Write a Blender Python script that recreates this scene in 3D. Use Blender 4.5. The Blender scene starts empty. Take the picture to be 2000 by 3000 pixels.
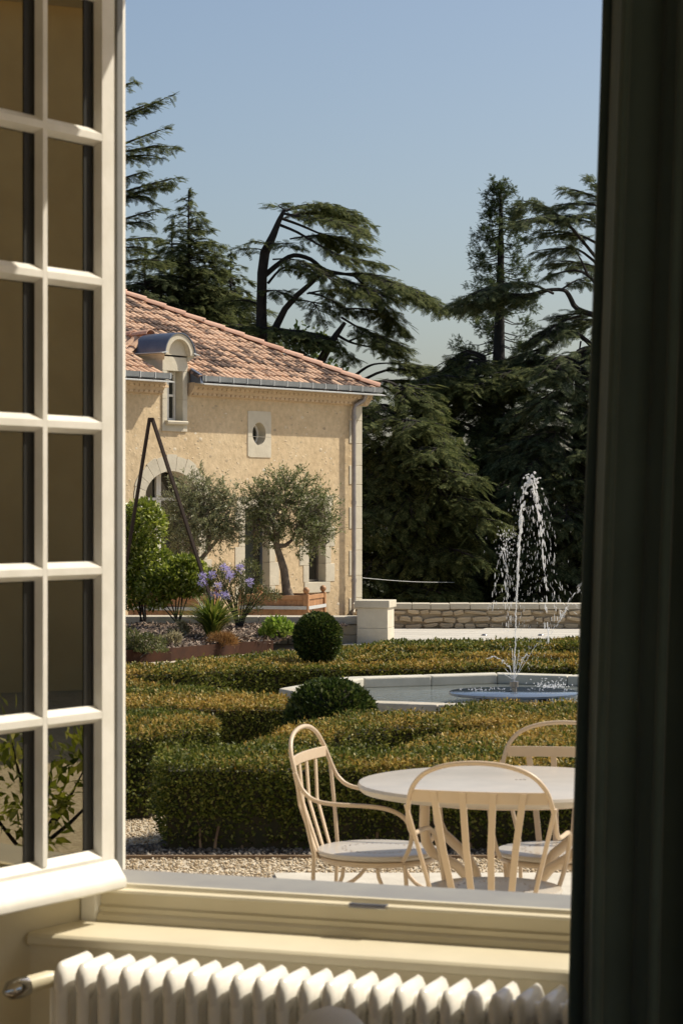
import bpy, math, random
import numpy as np
from mathutils import Vector

# ------------------------------------------------------------------ camera, sky, sun, exposure
SC = bpy.context.scene
COL = SC.collection
K = 6800.0            # focal length in photograph pixels
EYE = 1.62            # eye height above the gravel
cam = bpy.data.cameras.new('camera'); camo = bpy.data.objects.new('camera', cam); COL.objects.link(camo)
camo.location = (0, 0, EYE); camo.rotation_euler = (math.radians(90), 0, 0)
cam.sensor_fit = 'VERTICAL'; cam.sensor_height = 36.0; cam.sensor_width = 24.0
cam.lens = K / 3000.0 * 36.0
cam.clip_start = 0.05; cam.clip_end = 6000
cam.dof.use_dof = True; cam.dof.focus_distance = 34.0; cam.dof.aperture_fstop = 15.0
SC.camera = camo
SUN_H = Vector((0.92, 0.39)).normalized(); SUN_EL = 47.0
SUN_AZ = math.atan2(SUN_H.x, SUN_H.y)
w = bpy.data.worlds.new('World'); SC.world = w; w.use_nodes = True
nt = w.node_tree; bg = nt.nodes['Background']
sky = nt.nodes.new('ShaderNodeTexSky'); sky.sky_type = 'NISHITA'; sky.sun_disc = False
sky.sun_elevation = math.radians(SUN_EL); sky.sun_rotation = SUN_AZ
sky.altitude = 50; sky.air_density = 1.0; sky.dust_density = 2.4; sky.ozone_density = 1.0
nt.links.new(sky.outputs[0], bg.inputs[0]); bg.inputs[1].default_value = 0.092
sun = bpy.data.lights.new('sun', 'SUN'); suno = bpy.data.objects.new('sun', sun); COL.objects.link(suno)
sun.energy = 4.6; sun.angle = math.radians(0.53); sun.color = (1.0, 0.91, 0.75)
sd = Vector((SUN_H.x * math.cos(math.radians(SUN_EL)), SUN_H.y * math.cos(math.radians(SUN_EL)), math.sin(math.radians(SUN_EL))))
suno.rotation_euler = sd.to_track_quat('Z', 'Y').to_euler(); suno.location = (20, 10, 30)
vs = SC.view_settings; vs.view_transform = 'Standard'; vs.look = 'None'; vs.gamma = 1.0
vs.exposure = 0.3; vs.use_curve_mapping = False
SC.cycles.use_denoising = True
SC.cycles.max_bounces = 10; SC.cycles.diffuse_bounces = 6; SC.cycles.glossy_bounces = 4
SC.cycles.transmission_bounces = 6; SC.cycles.transparent_max_bounces = 12
SC.cycles.sample_clamp_indirect = 6.0
SC.cycles.caustics_reflective = False; SC.cycles.caustics_refractive = False

RS = np.random.default_rng(7)
random.seed(7)

# ------------------------------------------------------------------ projection helpers (pixel of the 2000x3000 photograph -> metres)
def P(px, py, Y):
    return Vector(((px - 1000) / K * Y, Y, EYE - (py - 1500) / K * Y))
def gz(Y):
    if Y <= 11: return 0.0
    if Y <= 36: return -0.45 * (Y - 11) / 25.0
    return -0.45
def G(px, py, h=0.0):
    """point on the garden ground, raised by h, seen at that pixel"""
    Y = 15.0
    for _ in range(40):
        Y = (EYE - gz(Y) - h) * K / (py - 1500)
    return Vector(((px - 1000) / K * Y, Y, gz(Y) + h))

# ------------------------------------------------------------------ mesh builder
class MB:
    def __init__(self): self.v = []; self.f = []
    def add(self, vs, fs):
        o = len(self.v); self.v += [tuple(p) for p in vs]; self.f += [tuple(i + o for i in f) for f in fs]; return self
    def box(self, x0, x1, y0, y1, z0, z1):
        return self.add([(x0,y0,z0),(x1,y0,z0),(x1,y1,z0),(x0,y1,z0),(x0,y0,z1),(x1,y0,z1),(x1,y1,z1),(x0,y1,z1)],
                        [(0,3,2,1),(4,5,6,7),(0,1,5,4),(1,2,6,5),(2,3,7,6),(3,0,4,7)])
    def prism(self, poly, z0, z1):
        """poly: xy outline, counter-clockwise"""
        n = len(poly)
        self.add([(p[0],p[1],z0) for p in poly] + [(p[0],p[1],z1) for p in poly],
                 [tuple(range(n-1,-1,-1)), tuple(range(n,2*n))] + [(i,(i+1)%n,n+(i+1)%n,n+i) for i in range(n)])
        return self
    def extr(self, prof, x0, x1, axis='x'):
        """profile (a,b) swept along an axis: x: (y,z), y: (x,z)"""
        n = len(prof)
        if axis == 'x': A = [(x0,a,b) for a,b in prof]; B = [(x1,a,b) for a,b in prof]
        else: A = [(a,x0,b) for a,b in prof]; B = [(a,x1,b) for a,b in prof]
        return self.add(A + B, [tuple(range(n-1,-1,-1)), tuple(range(n,2*n))] + [(i,(i+1)%n,n+(i+1)%n,n+i) for i in range(n)])
    def tube(self, pts, r, n=8, cap=True, flat=None):
        pts = [Vector(p) for p in pts]; m = len(pts)
        rr = r if hasattr(r, '__len__') else [r] * m
        o = len(self.v); up = Vector((0, 0, 1)); prev = None
        for i, p in enumerate(pts):
            d = (pts[min(i+1,m-1)] - pts[max(i-1,0)])
            d = d.normalized() if d.length > 1e-9 else Vector((0,0,1))
            if prev is None:
                a = d.cross(up)
                if a.length < 1e-3: a = d.cross(Vector((1,0,0)))
                a.normalize()
            else:
                a = (prev - d * prev.dot(d))
                if a.length < 1e-6: a = d.cross(up)
                a.normalize()
            prev = a; b = d.cross(a)
            fl = flat or (1.0, 1.0)
            for k in range(n):
                t = 2*math.pi*k/n
                q = p + a*(math.cos(t)*rr[i]*fl[0]) + b*(math.sin(t)*rr[i]*fl[1])
                self.v.append(tuple(q))
        for i in range(m-1):
            for k in range(n):
                k2 = (k+1) % n
                self.f.append((o+i*n+k, o+i*n+k2, o+(i+1)*n+k2, o+(i+1)*n+k))
        if cap:
            self.f.append(tuple(o+k for k in range(n-1,-1,-1))); self.f.append(tuple(o+(m-1)*n+k for k in range(n)))
        return self
    def lathe(self, prof, c=(0,0,0), n=24, rx=1.0, ry=1.0):
        o = len(self.v); m = len(prof)
        for r, z in prof:
            for k in range(n):
                t = 2*math.pi*k/n
                self.v.append((c[0]+r*rx*math.cos(t), c[1]+r*ry*math.sin(t), c[2]+z))
        for i in range(m-1):
            for k in range(n):
                k2 = (k+1) % n
                self.f.append((o+i*n+k, o+i*n+k2, o+(i+1)*n+k2, o+(i+1)*n+k))
        self.f.append(tuple(o+k for k in range(n-1,-1,-1))); self.f.append(tuple(o+(m-1)*n+k for k in range(n)))
        return self
    def ball(self, c, r, n=12, m=8, sz=1.0):
        prof = [(max(1e-4, r*math.sin(math.pi*i/m)), -r*sz*math.cos(math.pi*i/m)) for i in range(m+1)]
        return self.lathe(prof, c, n)
    def mesh(self, name):
        me = bpy.data.meshes.new(name); me.from_pydata(self.v, [], self.f); me.update(); return me
    def build(self, name, mat=None, parent=None, smooth=False, loc=None, rz=None, bevel=0.0):
        me = self.mesh(name)
        return link(name, me, mat, parent, smooth, loc, rz, bevel)

def link(name, me, mat=None, parent=None, smooth=False, loc=None, rz=None, bevel=0.0):
    o = bpy.data.objects.new(name, me); COL.objects.link(o)
    if mat is not None and len(me.materials) == 0: me.materials.append(mat)
    if smooth:
        me.shade_smooth()
        me.set_sharp_from_angle(angle=math.radians(40 if smooth is True else smooth))
    if parent is not None: o.parent = parent
    if loc is not None: o.location = loc
    if rz is not None: o.rotation_euler = (0, 0, rz)
    if bevel:
        b = o.modifiers.new('bevel', 'BEVEL'); b.width = bevel; b.segments = 2; b.limit_method = 'ANGLE'
    return o
def empty(name, loc=(0,0,0), rz=0.0):
    o = bpy.data.objects.new(name, None); COL.objects.link(o); o.location = loc; o.rotation_euler = (0,0,rz)
    o.empty_display_size = 0.1
    return o
def tag(o, label, cat, group=None):
    o['label'] = label; o['category'] = cat
    if group: o['group'] = group
    return o
def struct(o, label=None):
    o['kind'] = 'structure'
    if label: o['label'] = label
    return o
def quads(name, V, F, mat, parent=None, attr=None, loc=None, rz=None):
    """fast mesh from numpy arrays: V (n,3), F (m,4) quads"""
    me = bpy.data.meshes.new(name)
    V = np.ascontiguousarray(V, dtype=np.float32); F = np.ascontiguousarray(F, dtype=np.int32)
    k = F.shape[1]
    me.vertices.add(len(V)); me.vertices.foreach_set('co', V.ravel())
    me.loops.add(F.size); me.loops.foreach_set('vertex_index', F.ravel())
    me.polygons.add(len(F)); me.polygons.foreach_set('loop_start', np.arange(0, F.size, k, dtype=np.int32))
    me.update(calc_edges=True)
    if attr is not None:
        a = me.attributes.new('tint', 'FLOAT', 'FACE'); a.data.foreach_set('value', np.ascontiguousarray(attr, dtype=np.float32))
    return link(name, me, mat, parent, False, loc, rz)
def unit(a):
    return a / np.maximum(np.linalg.norm(a, axis=-1, keepdims=True), 1e-9)
def leaf_arrays(Pp, D, N, L, W, mid=0.45):
    n = len(Pp); S = unit(np.cross(D, N)); L = L.reshape(-1,1); W = W.reshape(-1,1)
    Nn = unit(np.cross(S, D))
    V = np.stack([Pp, Pp + D*L*mid + S*W*0.5 + Nn*W*0.12, Pp + D*L, Pp + D*L*mid - S*W*0.5 + Nn*W*0.12], axis=1).reshape(-1,3)
    F = np.arange(4*n).reshape(n,4)
    return V, F
def leaves(name, Pp, D, N, L, W, mat, parent=None, tint=None, mid=0.45):
    V, F = leaf_arrays(Pp, D, N, L, W, mid)
    return quads(name, V, F, mat, parent, tint)
def rnd_dirs(n, up=0.0):
    a = RS.normal(size=(n,3)); a[:,2] += up; return unit(a)

# ------------------------------------------------------------------ materials
MATS = {}
def ramp(nt, fac, stops):
    r = nt.nodes.new('ShaderNodeValToRGB'); nt.links.new(fac, r.inputs[0])
    e = r.color_ramp.elements
    while len(e) < len(stops): e.new(0.5)
    for el, (p, c) in zip(e, stops): el.position = p; el.color = (*c, 1)
    return r.outputs[0]
def noise(nt, scale, detail=4.0, rough=0.55, vec=None):
    n = nt.nodes.new('ShaderNodeTexNoise'); n.inputs['Scale'].default_value = scale
    n.inputs['Detail'].default_value = detail; n.inputs['Roughness'].default_value = rough
    if vec is not None: nt.links.new(vec, n.inputs['Vector'])
    return n.outputs[0]
def mixc(nt, fac, a, b, mode='MIX'):
    m = nt.nodes.new('ShaderNodeMix'); m.data_type = 'RGBA'; m.blend_type = mode
    if isinstance(fac, float): m.inputs[0].default_value = fac
    else: nt.links.new(fac, m.inputs[0])
    for v, i in ((a, 6), (b, 7)):
        if isinstance(v, tuple): m.inputs[i].default_value = (*v, 1)
        else: nt.links.new(v, m.inputs[i])
    return m.outputs[2]
def new_mat(name):
    m = bpy.data.materials.new(name); m.use_nodes = True; nt = m.node_tree
    b = nt.nodes['Principled BSDF']; MATS[name] = m
    return m, nt, b
def coords(nt):
    t = nt.nodes.new('ShaderNodeTexCoord'); return t.outputs['Object']
def setcol(nt, b, c):
    if isinstance(c, tuple): b.inputs['Base Color'].default_value = (*c, 1)
    else: nt.links.new(c, b.inputs['Base Color'])
def bump(nt, b, h, strength, dist=0.01):
    n = nt.nodes.new('ShaderNodeBump'); n.inputs['Strength'].default_value = strength; n.inputs['Distance'].default_value = dist
    nt.links.new(h, n.inputs['Height']); nt.links.new(n.outputs[0], b.inputs['Normal']); return n
def pm(name, c1, c2=None, scale=3.0, rough=0.6, bs=0.0, bscale=40.0, bd=0.01, metal=0.0, detail=5.0, lo=0.35, hi=0.65, spec=None, perobj=0.0):
    m, nt, b = new_mat(name); v = coords(nt)
    col = c1
    if c2 is not None: col = ramp(nt, noise(nt, scale, detail, 0.6, v), [(lo, c1), (hi, c2)])
    if perobj:
        oi = nt.nodes.new('ShaderNodeObjectInfo')
        mr = nt.nodes.new('ShaderNodeMapRange'); mr.inputs[3].default_value = 1 - perobj; mr.inputs[4].default_value = 1 + perobj
        nt.links.new(oi.outputs['Random'], mr.inputs[0])
        hs = nt.nodes.new('ShaderNodeHueSaturation'); nt.links.new(mr.outputs[0], hs.inputs['Value'])
        if isinstance(col, tuple): hs.inputs['Color'].default_value = (*col, 1)
        else: nt.links.new(col, hs.inputs['Color'])
        col = hs.outputs[0]
    setcol(nt, b, col); b.inputs['Roughness'].default_value = rough; b.inputs['Metallic'].default_value = metal
    if spec is not None: b.inputs['Specular IOR Level'].default_value = spec
    if bs: bump(nt, b, noise(nt, bscale, 6.0, 0.6, v), bs, bd)
    return m
def leaf_mat(name, stops, trans=0.35, rough=0.42, spec=0.35, tint=None, pos_scale=1.2):
    """foliage: colour varies per leaf; tint = colour blended in by the face attribute"""
    m, nt, b = new_mat(name)
    g = nt.nodes.new('ShaderNodeNewGeometry')
    col = ramp(nt, g.outputs['Random Per Island'], stops)
    if tint is not None:
        a = nt.nodes.new('ShaderNodeAttribute'); a.attribute_name = 'tint'
        tc = ramp(nt, g.outputs['Random Per Island'], tint)
        col = mixc(nt, a.outputs['Fac'], col, tc)
    setcol(nt, b, col); b.inputs['Roughness'].default_value = rough; b.inputs['Specular IOR Level'].default_value = spec
    tr = nt.nodes.new('ShaderNodeBsdfTranslucent'); nt.links.new(col, tr.inputs[0])
    mx = nt.nodes.new('ShaderNodeMixShader'); mx.inputs[0].default_value = trans
    out = nt.nodes['Material Output']
    nt.links.new(b.outputs[0], mx.inputs[1]); nt.links.new(tr.outputs[0], mx.inputs[2]); nt.links.new(mx.outputs[0], out.inputs[0])
    return m

M_white = pm('white_paint', (0.82,0.80,0.75), (0.74,0.72,0.66), 14, 0.40, 0.10, 70, 0.003)
M_cream = pm('cream_paint', (0.69,0.63,0.47), (0.63,0.57,0.42), 4, 0.45, 0.05, 60, 0.002)
M_wall = pm('cream_wall_paint', (0.72,0.65,0.48), (0.68,0.61,0.45), 2.5, 0.8, 0.15, 70, 0.003)
M_black = pm('sash_black', (0.008,0.008,0.007), None, rough=0.5)
M_rad = pm('radiator_enamel', (0.84,0.82,0.77), (0.80,0.78,0.73), 6, 0.10)
M_chrome = pm('chrome', (0.6,0.6,0.6), (0.5,0.5,0.5), 20, 0.12, metal=1.0)
M_zinc = pm('zinc', (0.30,0.31,0.32), (0.20,0.215,0.225), 3.0, 0.42, 0.08, 30, 0.003, metal=0.55)
M_zincd = pm('dark_zinc', (0.10,0.12,0.17), (0.16,0.18,0.22), 2.0, 0.38, 0.06, 20, 0.003, metal=0.5)
M_flash = pm('pale_zinc', (0.62,0.63,0.62), (0.52,0.53,0.53), 4.0, 0.45, metal=0.2)
M_pipe = pm('weathered_pipe', (0.33,0.30,0.29), (0.24,0.22,0.22), 5.0, 0.45, 0.05, 50, 0.003, metal=0.4)
M_lime = pm('limestone', (0.60,0.55,0.44), (0.51,0.46,0.36), 3.0, 0.85, 0.35, 22, 0.012, perobj=0.05)
M_limeg = pm('weathered_limestone', (0.52,0.47,0.38), (0.36,0.33,0.27), 4.0, 0.9, 0.45, 18, 0.015, perobj=0.06)
M_pool = pm('pool_coping', (0.58,0.55,0.47), (0.44,0.42,0.35), 3.0, 0.8, 0.3, 25, 0.01, perobj=0.03)
M_paving = pm('white_paving', (0.50,0.475,0.42), (0.445,0.42,0.37), 1.5, 0.8, 0.15, 20, 0.006, perobj=0.05)
M_metalp = pm('powder_coated_metal', (0.57,0.45,0.325), (0.52,0.41,0.295), 5.0, 0.42, 0.04, 200, 0.001)
M_metalt = pm('pale_coated_metal', (0.52,0.47,0.405), (0.47,0.43,0.375), 7.0, 0.27)
M_corten = pm('rusted_steel', (0.060,0.028,0.017), (0.04,0.021,0.015), 4.0, 0.8, 0.2, 40, 0.004, spec=0.08)
M_iron = pm('dark_iron', (0.035,0.025,0.02), (0.05,0.033,0.025), 8.0, 0.6, spec=0.15)
M_wood = pm('cedar_wood', (0.46,0.24,0.11), (0.36,0.18,0.08), 6.0, 0.55, 0.1, 60, 0.003, perobj=0.12)
M_soil = pm('soil', (0.10,0.075,0.055), (0.06,0.045,0.035), 8.0, 0.95, 0.6, 30, 0.03)
M_curtain = pm('dark_green_velvet', (0.062,0.088,0.084), (0.052,0.074,0.070), 5.0, 0.85, spec=0.1)
MATS['dark_green_velvet'].node_tree.nodes['Principled BSDF'].inputs['Sheen Weight'].default_value = 0.15
M_bark = pm('bark', (0.028,0.023,0.020), (0.015,0.013,0.012), 5.0, 0.95, 0.7, 16, 0.05)
M_obark = pm('olive_bark', (0.22,0.17,0.12), (0.10,0.08,0.06), 9.0, 0.9, 0.6, 30, 0.02)
M_fabric = pm('pale_upholstery', (0.62,0.60,0.56), (0.58,0.56,0.52), 30.0, 0.95, 0.2, 300, 0.002)
M_floor = pm('oak_floor', (0.50,0.40,0.28), (0.42,0.33,0.22), 3.0, 0.5)
M_terra_m = pm('mortar', (0.55,0.42,0.28), (0.47,0.36,0.24), 5.0, 0.95, 0.4, 25, 0.01)
M_steel = pm('brushed_steel', (0.38,0.36,0.34), (0.28,0.26,0.25), 9.0, 0.3, metal=0.9)

def m_glass(name, tr=0.93, col=(1,1,1), rough=0.0, ior=1.5):
    m, nt, b = new_mat(name); nt.nodes.remove(b)
    t = nt.nodes.new('ShaderNodeBsdfTransparent'); t.inputs[0].default_value = (*[tr*c for c in col], 1)
    g = nt.nodes.new('ShaderNodeBsdfGlossy'); g.inputs['Roughness'].default_value = rough; g.inputs['Color'].default_value = (1.0,0.90,0.66,1)
    f = nt.nodes.new('ShaderNodeFresnel'); f.inputs[0].default_value = ior
    x = nt.nodes.new('ShaderNodeMixShader'); nt.links.new(f.outputs[0], x.inputs[0])
    nt.links.new(t.outputs[0], x.inputs[1]); nt.links.new(g.outputs[0], x.inputs[2]); nt.links.new(x.outputs[0], nt.nodes['Material Output'].inputs[0])
    return m
M_glass = m_glass('sash_glass', 0.88, (0.97,1.0,0.82), 0.004, 3.4)
M_dglass = pm('dark_glazing', (0.012,0.014,0.012), None, rough=0.03, spec=0.9)

def m_facade():
    m, nt, b = new_mat('lime_render_over_rubble'); v = coords(nt)
    base = ramp(nt, noise(nt, 0.9, 5, 0.6, v), [(0.3,(0.57,0.435,0.27)),(0.7,(0.66,0.525,0.345))])
    fine = ramp(nt, noise(nt, 9.0, 5, 0.65, v), [(0.30,(0.80,0.80,0.80)),(0.55,(1,1,1)),(0.75,(1.12,1.13,1.16))])
    base = mixc(nt, 1.0, base, fine, 'MULTIPLY')
    vo = nt.nodes.new('ShaderNodeTexVoronoi'); vo.inputs['Scale'].default_value = 7.0; vo.feature = 'F1'; vo.inputs['Randomness'].default_value = 1.0
    mp = nt.nodes.new('ShaderNodeMapping'); mp.inputs['Scale'].default_value = (1.0,1.0,1.7); nt.links.new(v, mp.inputs[0]); nt.links.new(mp.outputs[0], vo.inputs['Vector'])
    st = ramp(nt, vo.outputs['Distance'], [(0.10,(1,1,1)),(0.22,(0,0,0))])
    pick = ramp(nt, noise(nt, 1.7, 3, 0.6, v), [(0.40,(0,0,0)),(0.60,(1,1,1))])
    stm = mixc(nt, 1.0, st, pick, 'MULTIPLY')
    stc = mixc(nt, vo.outputs['Color'], (0.40,0.33,0.24), (0.66,0.58,0.44))
    sf = nt.nodes.new('ShaderNodeMath'); sf.operation = 'MULTIPLY'; sf.inputs[1].default_value = 0.95; nt.links.new(stm, sf.inputs[0])
    setcol(nt, b, mixc(nt, sf.outputs[0], base, stc)); b.inputs['Roughness'].default_value = 0.95; b.inputs['Specular IOR Level'].default_value = 0.15
    h1 = noise(nt, 5.5, 7, 0.62, v)
    ad = nt.nodes.new('ShaderNodeMath'); ad.operation = 'MULTIPLY_ADD'; ad.inputs[1].default_value = 0.5
    nt.links.new(stm, ad.inputs[0]); nt.links.new(h1, ad.inputs[2])
    bump(nt, b, ad.outputs[0], 0.42, 0.045)
    return m
M_facade = m_facade()

def m_ground():
    m, nt, b = new_mat('gravel_ground'); v = coords(nt)
    vo = nt.nodes.new('ShaderNodeTexVoronoi'); vo.inputs['Scale'].default_value = 55.0; nt.links.new(v, vo.inputs['Vector'])
    c = ramp(nt, vo.outputs['Color'], [(0.1,(0.30,0.25,0.18)),(0.5,(0.52,0.45,0.34)),(0.9,(0.64,0.58,0.47))])
    c = mixc(nt, 0.35, c, ramp(nt, noise(nt, 1.3, 4, 0.6, v), [(0.3,(0.40,0.33,0.24)),(0.7,(0.58,0.51,0.40))]))
    setcol(nt, b, c); b.inputs['Roughness'].default_value = 0.95
    bump(nt, b, vo.outputs['Distance'], 0.5, 0.012)
    return m
M_gravel = m_ground()
def m_pebble(name, stops):
    m, nt, b = new_mat(name); g = nt.nodes.new('ShaderNodeNewGeometry')
    setcol(nt, b, ramp(nt, g.outputs['Random Per Island'], stops)); b.inputs['Roughness'].default_value = 0.85
    return m
M_pebble = m_pebble('pebbles', [(0,(0.26,0.18,0.10)),(0.35,(0.44,0.34,0.215)),(0.7,(0.56,0.46,0.32)),(1,(0.68,0.60,0.47))])
M_shade_pebble = m_pebble('shaded_grey_pebbles', [(0,(0.035,0.027,0.02)),(0.6,(0.11,0.09,0.07)),(1,(0.30,0.26,0.21))])  # stops darkened so the pebble colour carries the hedge's shadow
M_chips = m_pebble('bark_chips', [(0,(0.07,0.045,0.032)),(0.45,(0.20,0.135,0.095)),(0.8,(0.34,0.25,0.185)),(1,(0.52,0.42,0.33))])
def m_tile(name, c1, c2, stain):
    m, nt, b = new_mat(name); v = coords(nt)
    oi = nt.nodes.new('ShaderNodeObjectInfo')
    col = mixc(nt, oi.outputs['Random'], c1, c2)
    ad = nt.nodes.new('ShaderNodeVectorMath'); ad.operation = 'ADD'; nt.links.new(v, ad.inputs[0])
    cx = nt.nodes.new('ShaderNodeCombineXYZ')
    ml = nt.nodes.new('ShaderNodeMath'); ml.operation = 'MULTIPLY'; ml.inputs[1].default_value = 57.0; nt.links.new(oi.outputs['Random'], ml.inputs[0])
    for i in range(3): nt.links.new(ml.outputs[0], cx.inputs[i])
    nt.links.new(cx.outputs[0], ad.inputs[1])
    st = ramp(nt, noise(nt, 9.0, 6, 0.7, ad.outputs[0]), [(0.62-stain,(0,0,0)),(0.74-stain,(1,1,1))])
    col = mixc(nt, st, col, (0.085,0.055,0.042))
    lich = ramp(nt, noise(nt, 22.0, 4, 0.7, ad.outputs[0]), [(0.64,(0,0,0)),(0.72,(1,1,1))])
    col = mixc(nt, lich, col, (0.50,0.38,0.25))
    setcol(nt, b, col); b.inputs['Roughness'].default_value = 0.9
    bump(nt, b, noise(nt, 30, 5, 0.6, ad.outputs[0]), 0.3, 0.01)
    return m
M_tile = [m_tile('terracotta_tile', (0.54,0.335,0.215), (0.63,0.425,0.29), 0.08),
          m_tile('weathered_tile', (0.45,0.275,0.18), (0.56,0.37,0.25), 0.17),
          m_tile('stained_tile', (0.36,0.21,0.14), (0.46,0.29,0.20), 0.26)]
M_ridge = m_tile('ridge_tile', (0.46,0.255,0.18), (0.60,0.38,0.28), 0.03)
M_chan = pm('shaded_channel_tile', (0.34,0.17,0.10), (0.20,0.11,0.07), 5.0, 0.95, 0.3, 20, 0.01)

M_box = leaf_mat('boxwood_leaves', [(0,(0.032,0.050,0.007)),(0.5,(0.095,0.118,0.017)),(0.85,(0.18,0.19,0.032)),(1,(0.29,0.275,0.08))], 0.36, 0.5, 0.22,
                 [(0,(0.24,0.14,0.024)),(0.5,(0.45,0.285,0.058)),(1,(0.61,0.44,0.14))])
M_boxd = leaf_mat('dark_box_leaves', [(0,(0.018,0.034,0.007)),(0.6,(0.05,0.08,0.014)),(1,(0.14,0.16,0.04))], 0.25, 0.48, 0.25)
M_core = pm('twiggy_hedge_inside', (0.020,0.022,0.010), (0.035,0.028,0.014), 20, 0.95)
M_twig = pm('hedge_stem', (0.24,0.16,0.09), (0.14,0.09,0.055), 10, 0.9)
M_cedar = leaf_mat('cedar_needles', [(0,(0.042,0.058,0.022)),(0.55,(0.095,0.115,0.044)),(1,(0.20,0.21,0.08))], 0.4, 0.75, 0.06)
M_cedar2 = leaf_mat('grey_cedar_needles', [(0,(0.045,0.063,0.031)),(0.55,(0.098,0.122,0.058)),(1,(0.20,0.215,0.105))], 0.4, 0.75, 0.06)
M_redw = leaf_mat('redwood_needles', [(0,(0.028,0.05,0.018)),(0.6,(0.07,0.10,0.036)),(1,(0.15,0.16,0.06))], 0.32, 0.7, 0.08)
M_olive = leaf_mat('olive_leaves', [(0,(0.06,0.08,0.020)),(0.5,(0.16,0.19,0.065)),(0.8,(0.28,0.30,0.13)),(1,(0.48,0.48,0.30))], 0.35, 0.45, 0.35)
M_olive2 = leaf_mat('silver_olive_leaves', [(0,(0.10,0.115,0.05)),(0.5,(0.25,0.27,0.13)),(0.8,(0.38,0.39,0.22)),(1,(0.56,0.56,0.40))], 0.35, 0.4, 0.5)
M_shrub = leaf_mat('glossy_shrub_leaves', [(0,(0.07,0.105,0.010)),(0.5,(0.20,0.25,0.030)),(0.85,(0.36,0.40,0.06)),(1,(0.56,0.56,0.26))], 0.42, 0.34, 0.45)
M_fine = leaf_mat('fine_shrub_leaves', [(0,(0.045,0.06,0.018)),(0.6,(0.12,0.135,0.04)),(1,(0.22,0.21,0.08))], 0.3, 0.5, 0.3)
M_lime_l = leaf_mat('lime_green_leaves', [(0,(0.12,0.20,0.02)),(0.6,(0.26,0.38,0.05)),(1,(0.42,0.50,0.12))], 0.4, 0.4, 0.4)
M_agap = leaf_mat('strap_leaves', [(0,(0.05,0.09,0.012)),(0.55,(0.13,0.18,0.025)),(0.85,(0.28,0.29,0.05)),(1,(0.50,0.40,0.15))], 0.3, 0.35, 0.5)
M_petal = leaf_mat('lilac_petals', [(0,(0.32,0.26,0.58)),(0.6,(0.47,0.42,0.72)),(1,(0.68,0.64,0.86))], 0.4, 0.5, 0.2)
M_dry = leaf_mat('dry_grass', [(0,(0.18,0.09,0.03)),(0.6,(0.32,0.17,0.06)),(1,(0.46,0.30,0.13))], 0.3, 0.7, 0.1)
M_pale = leaf_mat('pale_perennial', [(0,(0.20,0.17,0.08)),(0.6,(0.38,0.34,0.20)),(1,(0.55,0.50,0.36))], 0.3, 0.6, 0.2)
M_wood_l = leaf_mat('woodland_leaves', [(0,(0.03,0.055,0.012)),(0.6,(0.07,0.11,0.022)),(1,(0.16,0.19,0.05))], 0.35, 0.5, 0.3)
# ================================================================== SETTING: ground, terrace, sky side
def make_ground():
    ys = [-60,-5,0,6,11,14,18,22,27,31,36,44.75]
    def z(y):
        if y <= 44.7: return gz(y)
        t = [(44.7,-0.45),(44.8,-0.9),(50,-1.6),(58,-2.6),(75,-4.0),(110,-6.0),(200,-8.0),(600,-14.0),(3000,-30.0)]
        for a, b in zip(t, t[1:]):
            if y <= b[0]: return a[1] + (b[1]-a[1])*(y-a[0])/(b[0]-a[0])
        return -30
    xs = [-2500,-300,-60,-20,-8,-4,0,4,8,20,60,300,2500]
    m = MB()
    for y in ys:
        for x in xs: m.v.append((x, y, z(y) - (0.06 if y <= 0 else 0)))
    n = len(xs)
    for j in range(len(ys)-1):
        for i in range(n-1):
            m.f.append((j*n+i, j*n+i+1, (j+1)*n+i+1, (j+1)*n+i))
    return struct(m.build('ground', M_gravel))
make_ground()
def make_hillside():
    t = [(44.70,-0.95),(50,-1.6),(58,-2.6),(75,-4.0),(110,-6.0),(200,-8.0),(600,-14.0),(3000,-30.0)]
    xs = [-2500,-300,-60,-20,-8,0,8,20,60,300,2500]; m = MB(); n = len(xs)
    for y, z in t:
        for x in xs: m.v.append((x, y, z))
    for j in range(len(t)-1):
        for i in range(n-1): m.f.append((j*n+i, j*n+i+1, (j+1)*n+i+1, (j+1)*n+i))
    return struct(m.build('hillside', pm('woodland_floor', (0.045,0.042,0.022), (0.07,0.075,0.03), 2.0, 0.95, 0.5, 6, 0.1)))
make_hillside()

def pebbles(name, pts, size, mat, label, parent=None):
    """low stones: squashed octahedra, jittered"""
    n = len(pts); base = np.array([(1,0,0),(0,1,0),(-1,0,0),(0,-1,0),(0,0,1),(0,0,-1)], dtype=float)
    fs = np.array([(0,1,4),(1,2,4),(2,3,4),(3,0,4),(1,0,5),(2,1,5),(3,2,5),(0,3,5)])
    S = size[:,None,None] * (1 + 0.5*RS.uniform(-1,1,(n,6,1))) * np.array([1,0.8,0.6])
    a = RS.uniform(0, 6.28, n); V = base[None]*S
    V = V + RS.uniform(-0.15,0.15,(n,6,3))*size[:,None,None]
    c, s = np.cos(a)[:,None], np.sin(a)[:,None]
    X = V[:,:,0]*c - V[:,:,1]*s; Yv = V[:,:,0]*s + V[:,:,1]*c
    V = np.stack([X, Yv, V[:,:,2]], axis=2) + pts[:,None,:]
    F = (np.arange(n)[:,None,None]*6 + fs[None]).reshape(-1,3)
    o = quads(name, V.reshape(-1,3), F, mat, parent)
    o['kind'] = 'stuff'
    if label: o['label'] = label
    return o
def scatter_xy(n, x0, x1, y0, y1):
    x = RS.uniform(x0,x1,n); y = RS.uniform(y0,y1,n)
    return np.stack([x, y, np.array([gz(v) for v in y])], axis=1)
pt = scatter_xy(34000, -1.75, 1.7, 9.2, 12.9); pt[:,2] += 0.006
sl = (pt[:,1] < 10.35) & (pt[:,0] > -0.30 + (10.35-pt[:,1])*-0.12) & (pt[:,0] < 1.9)
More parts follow.
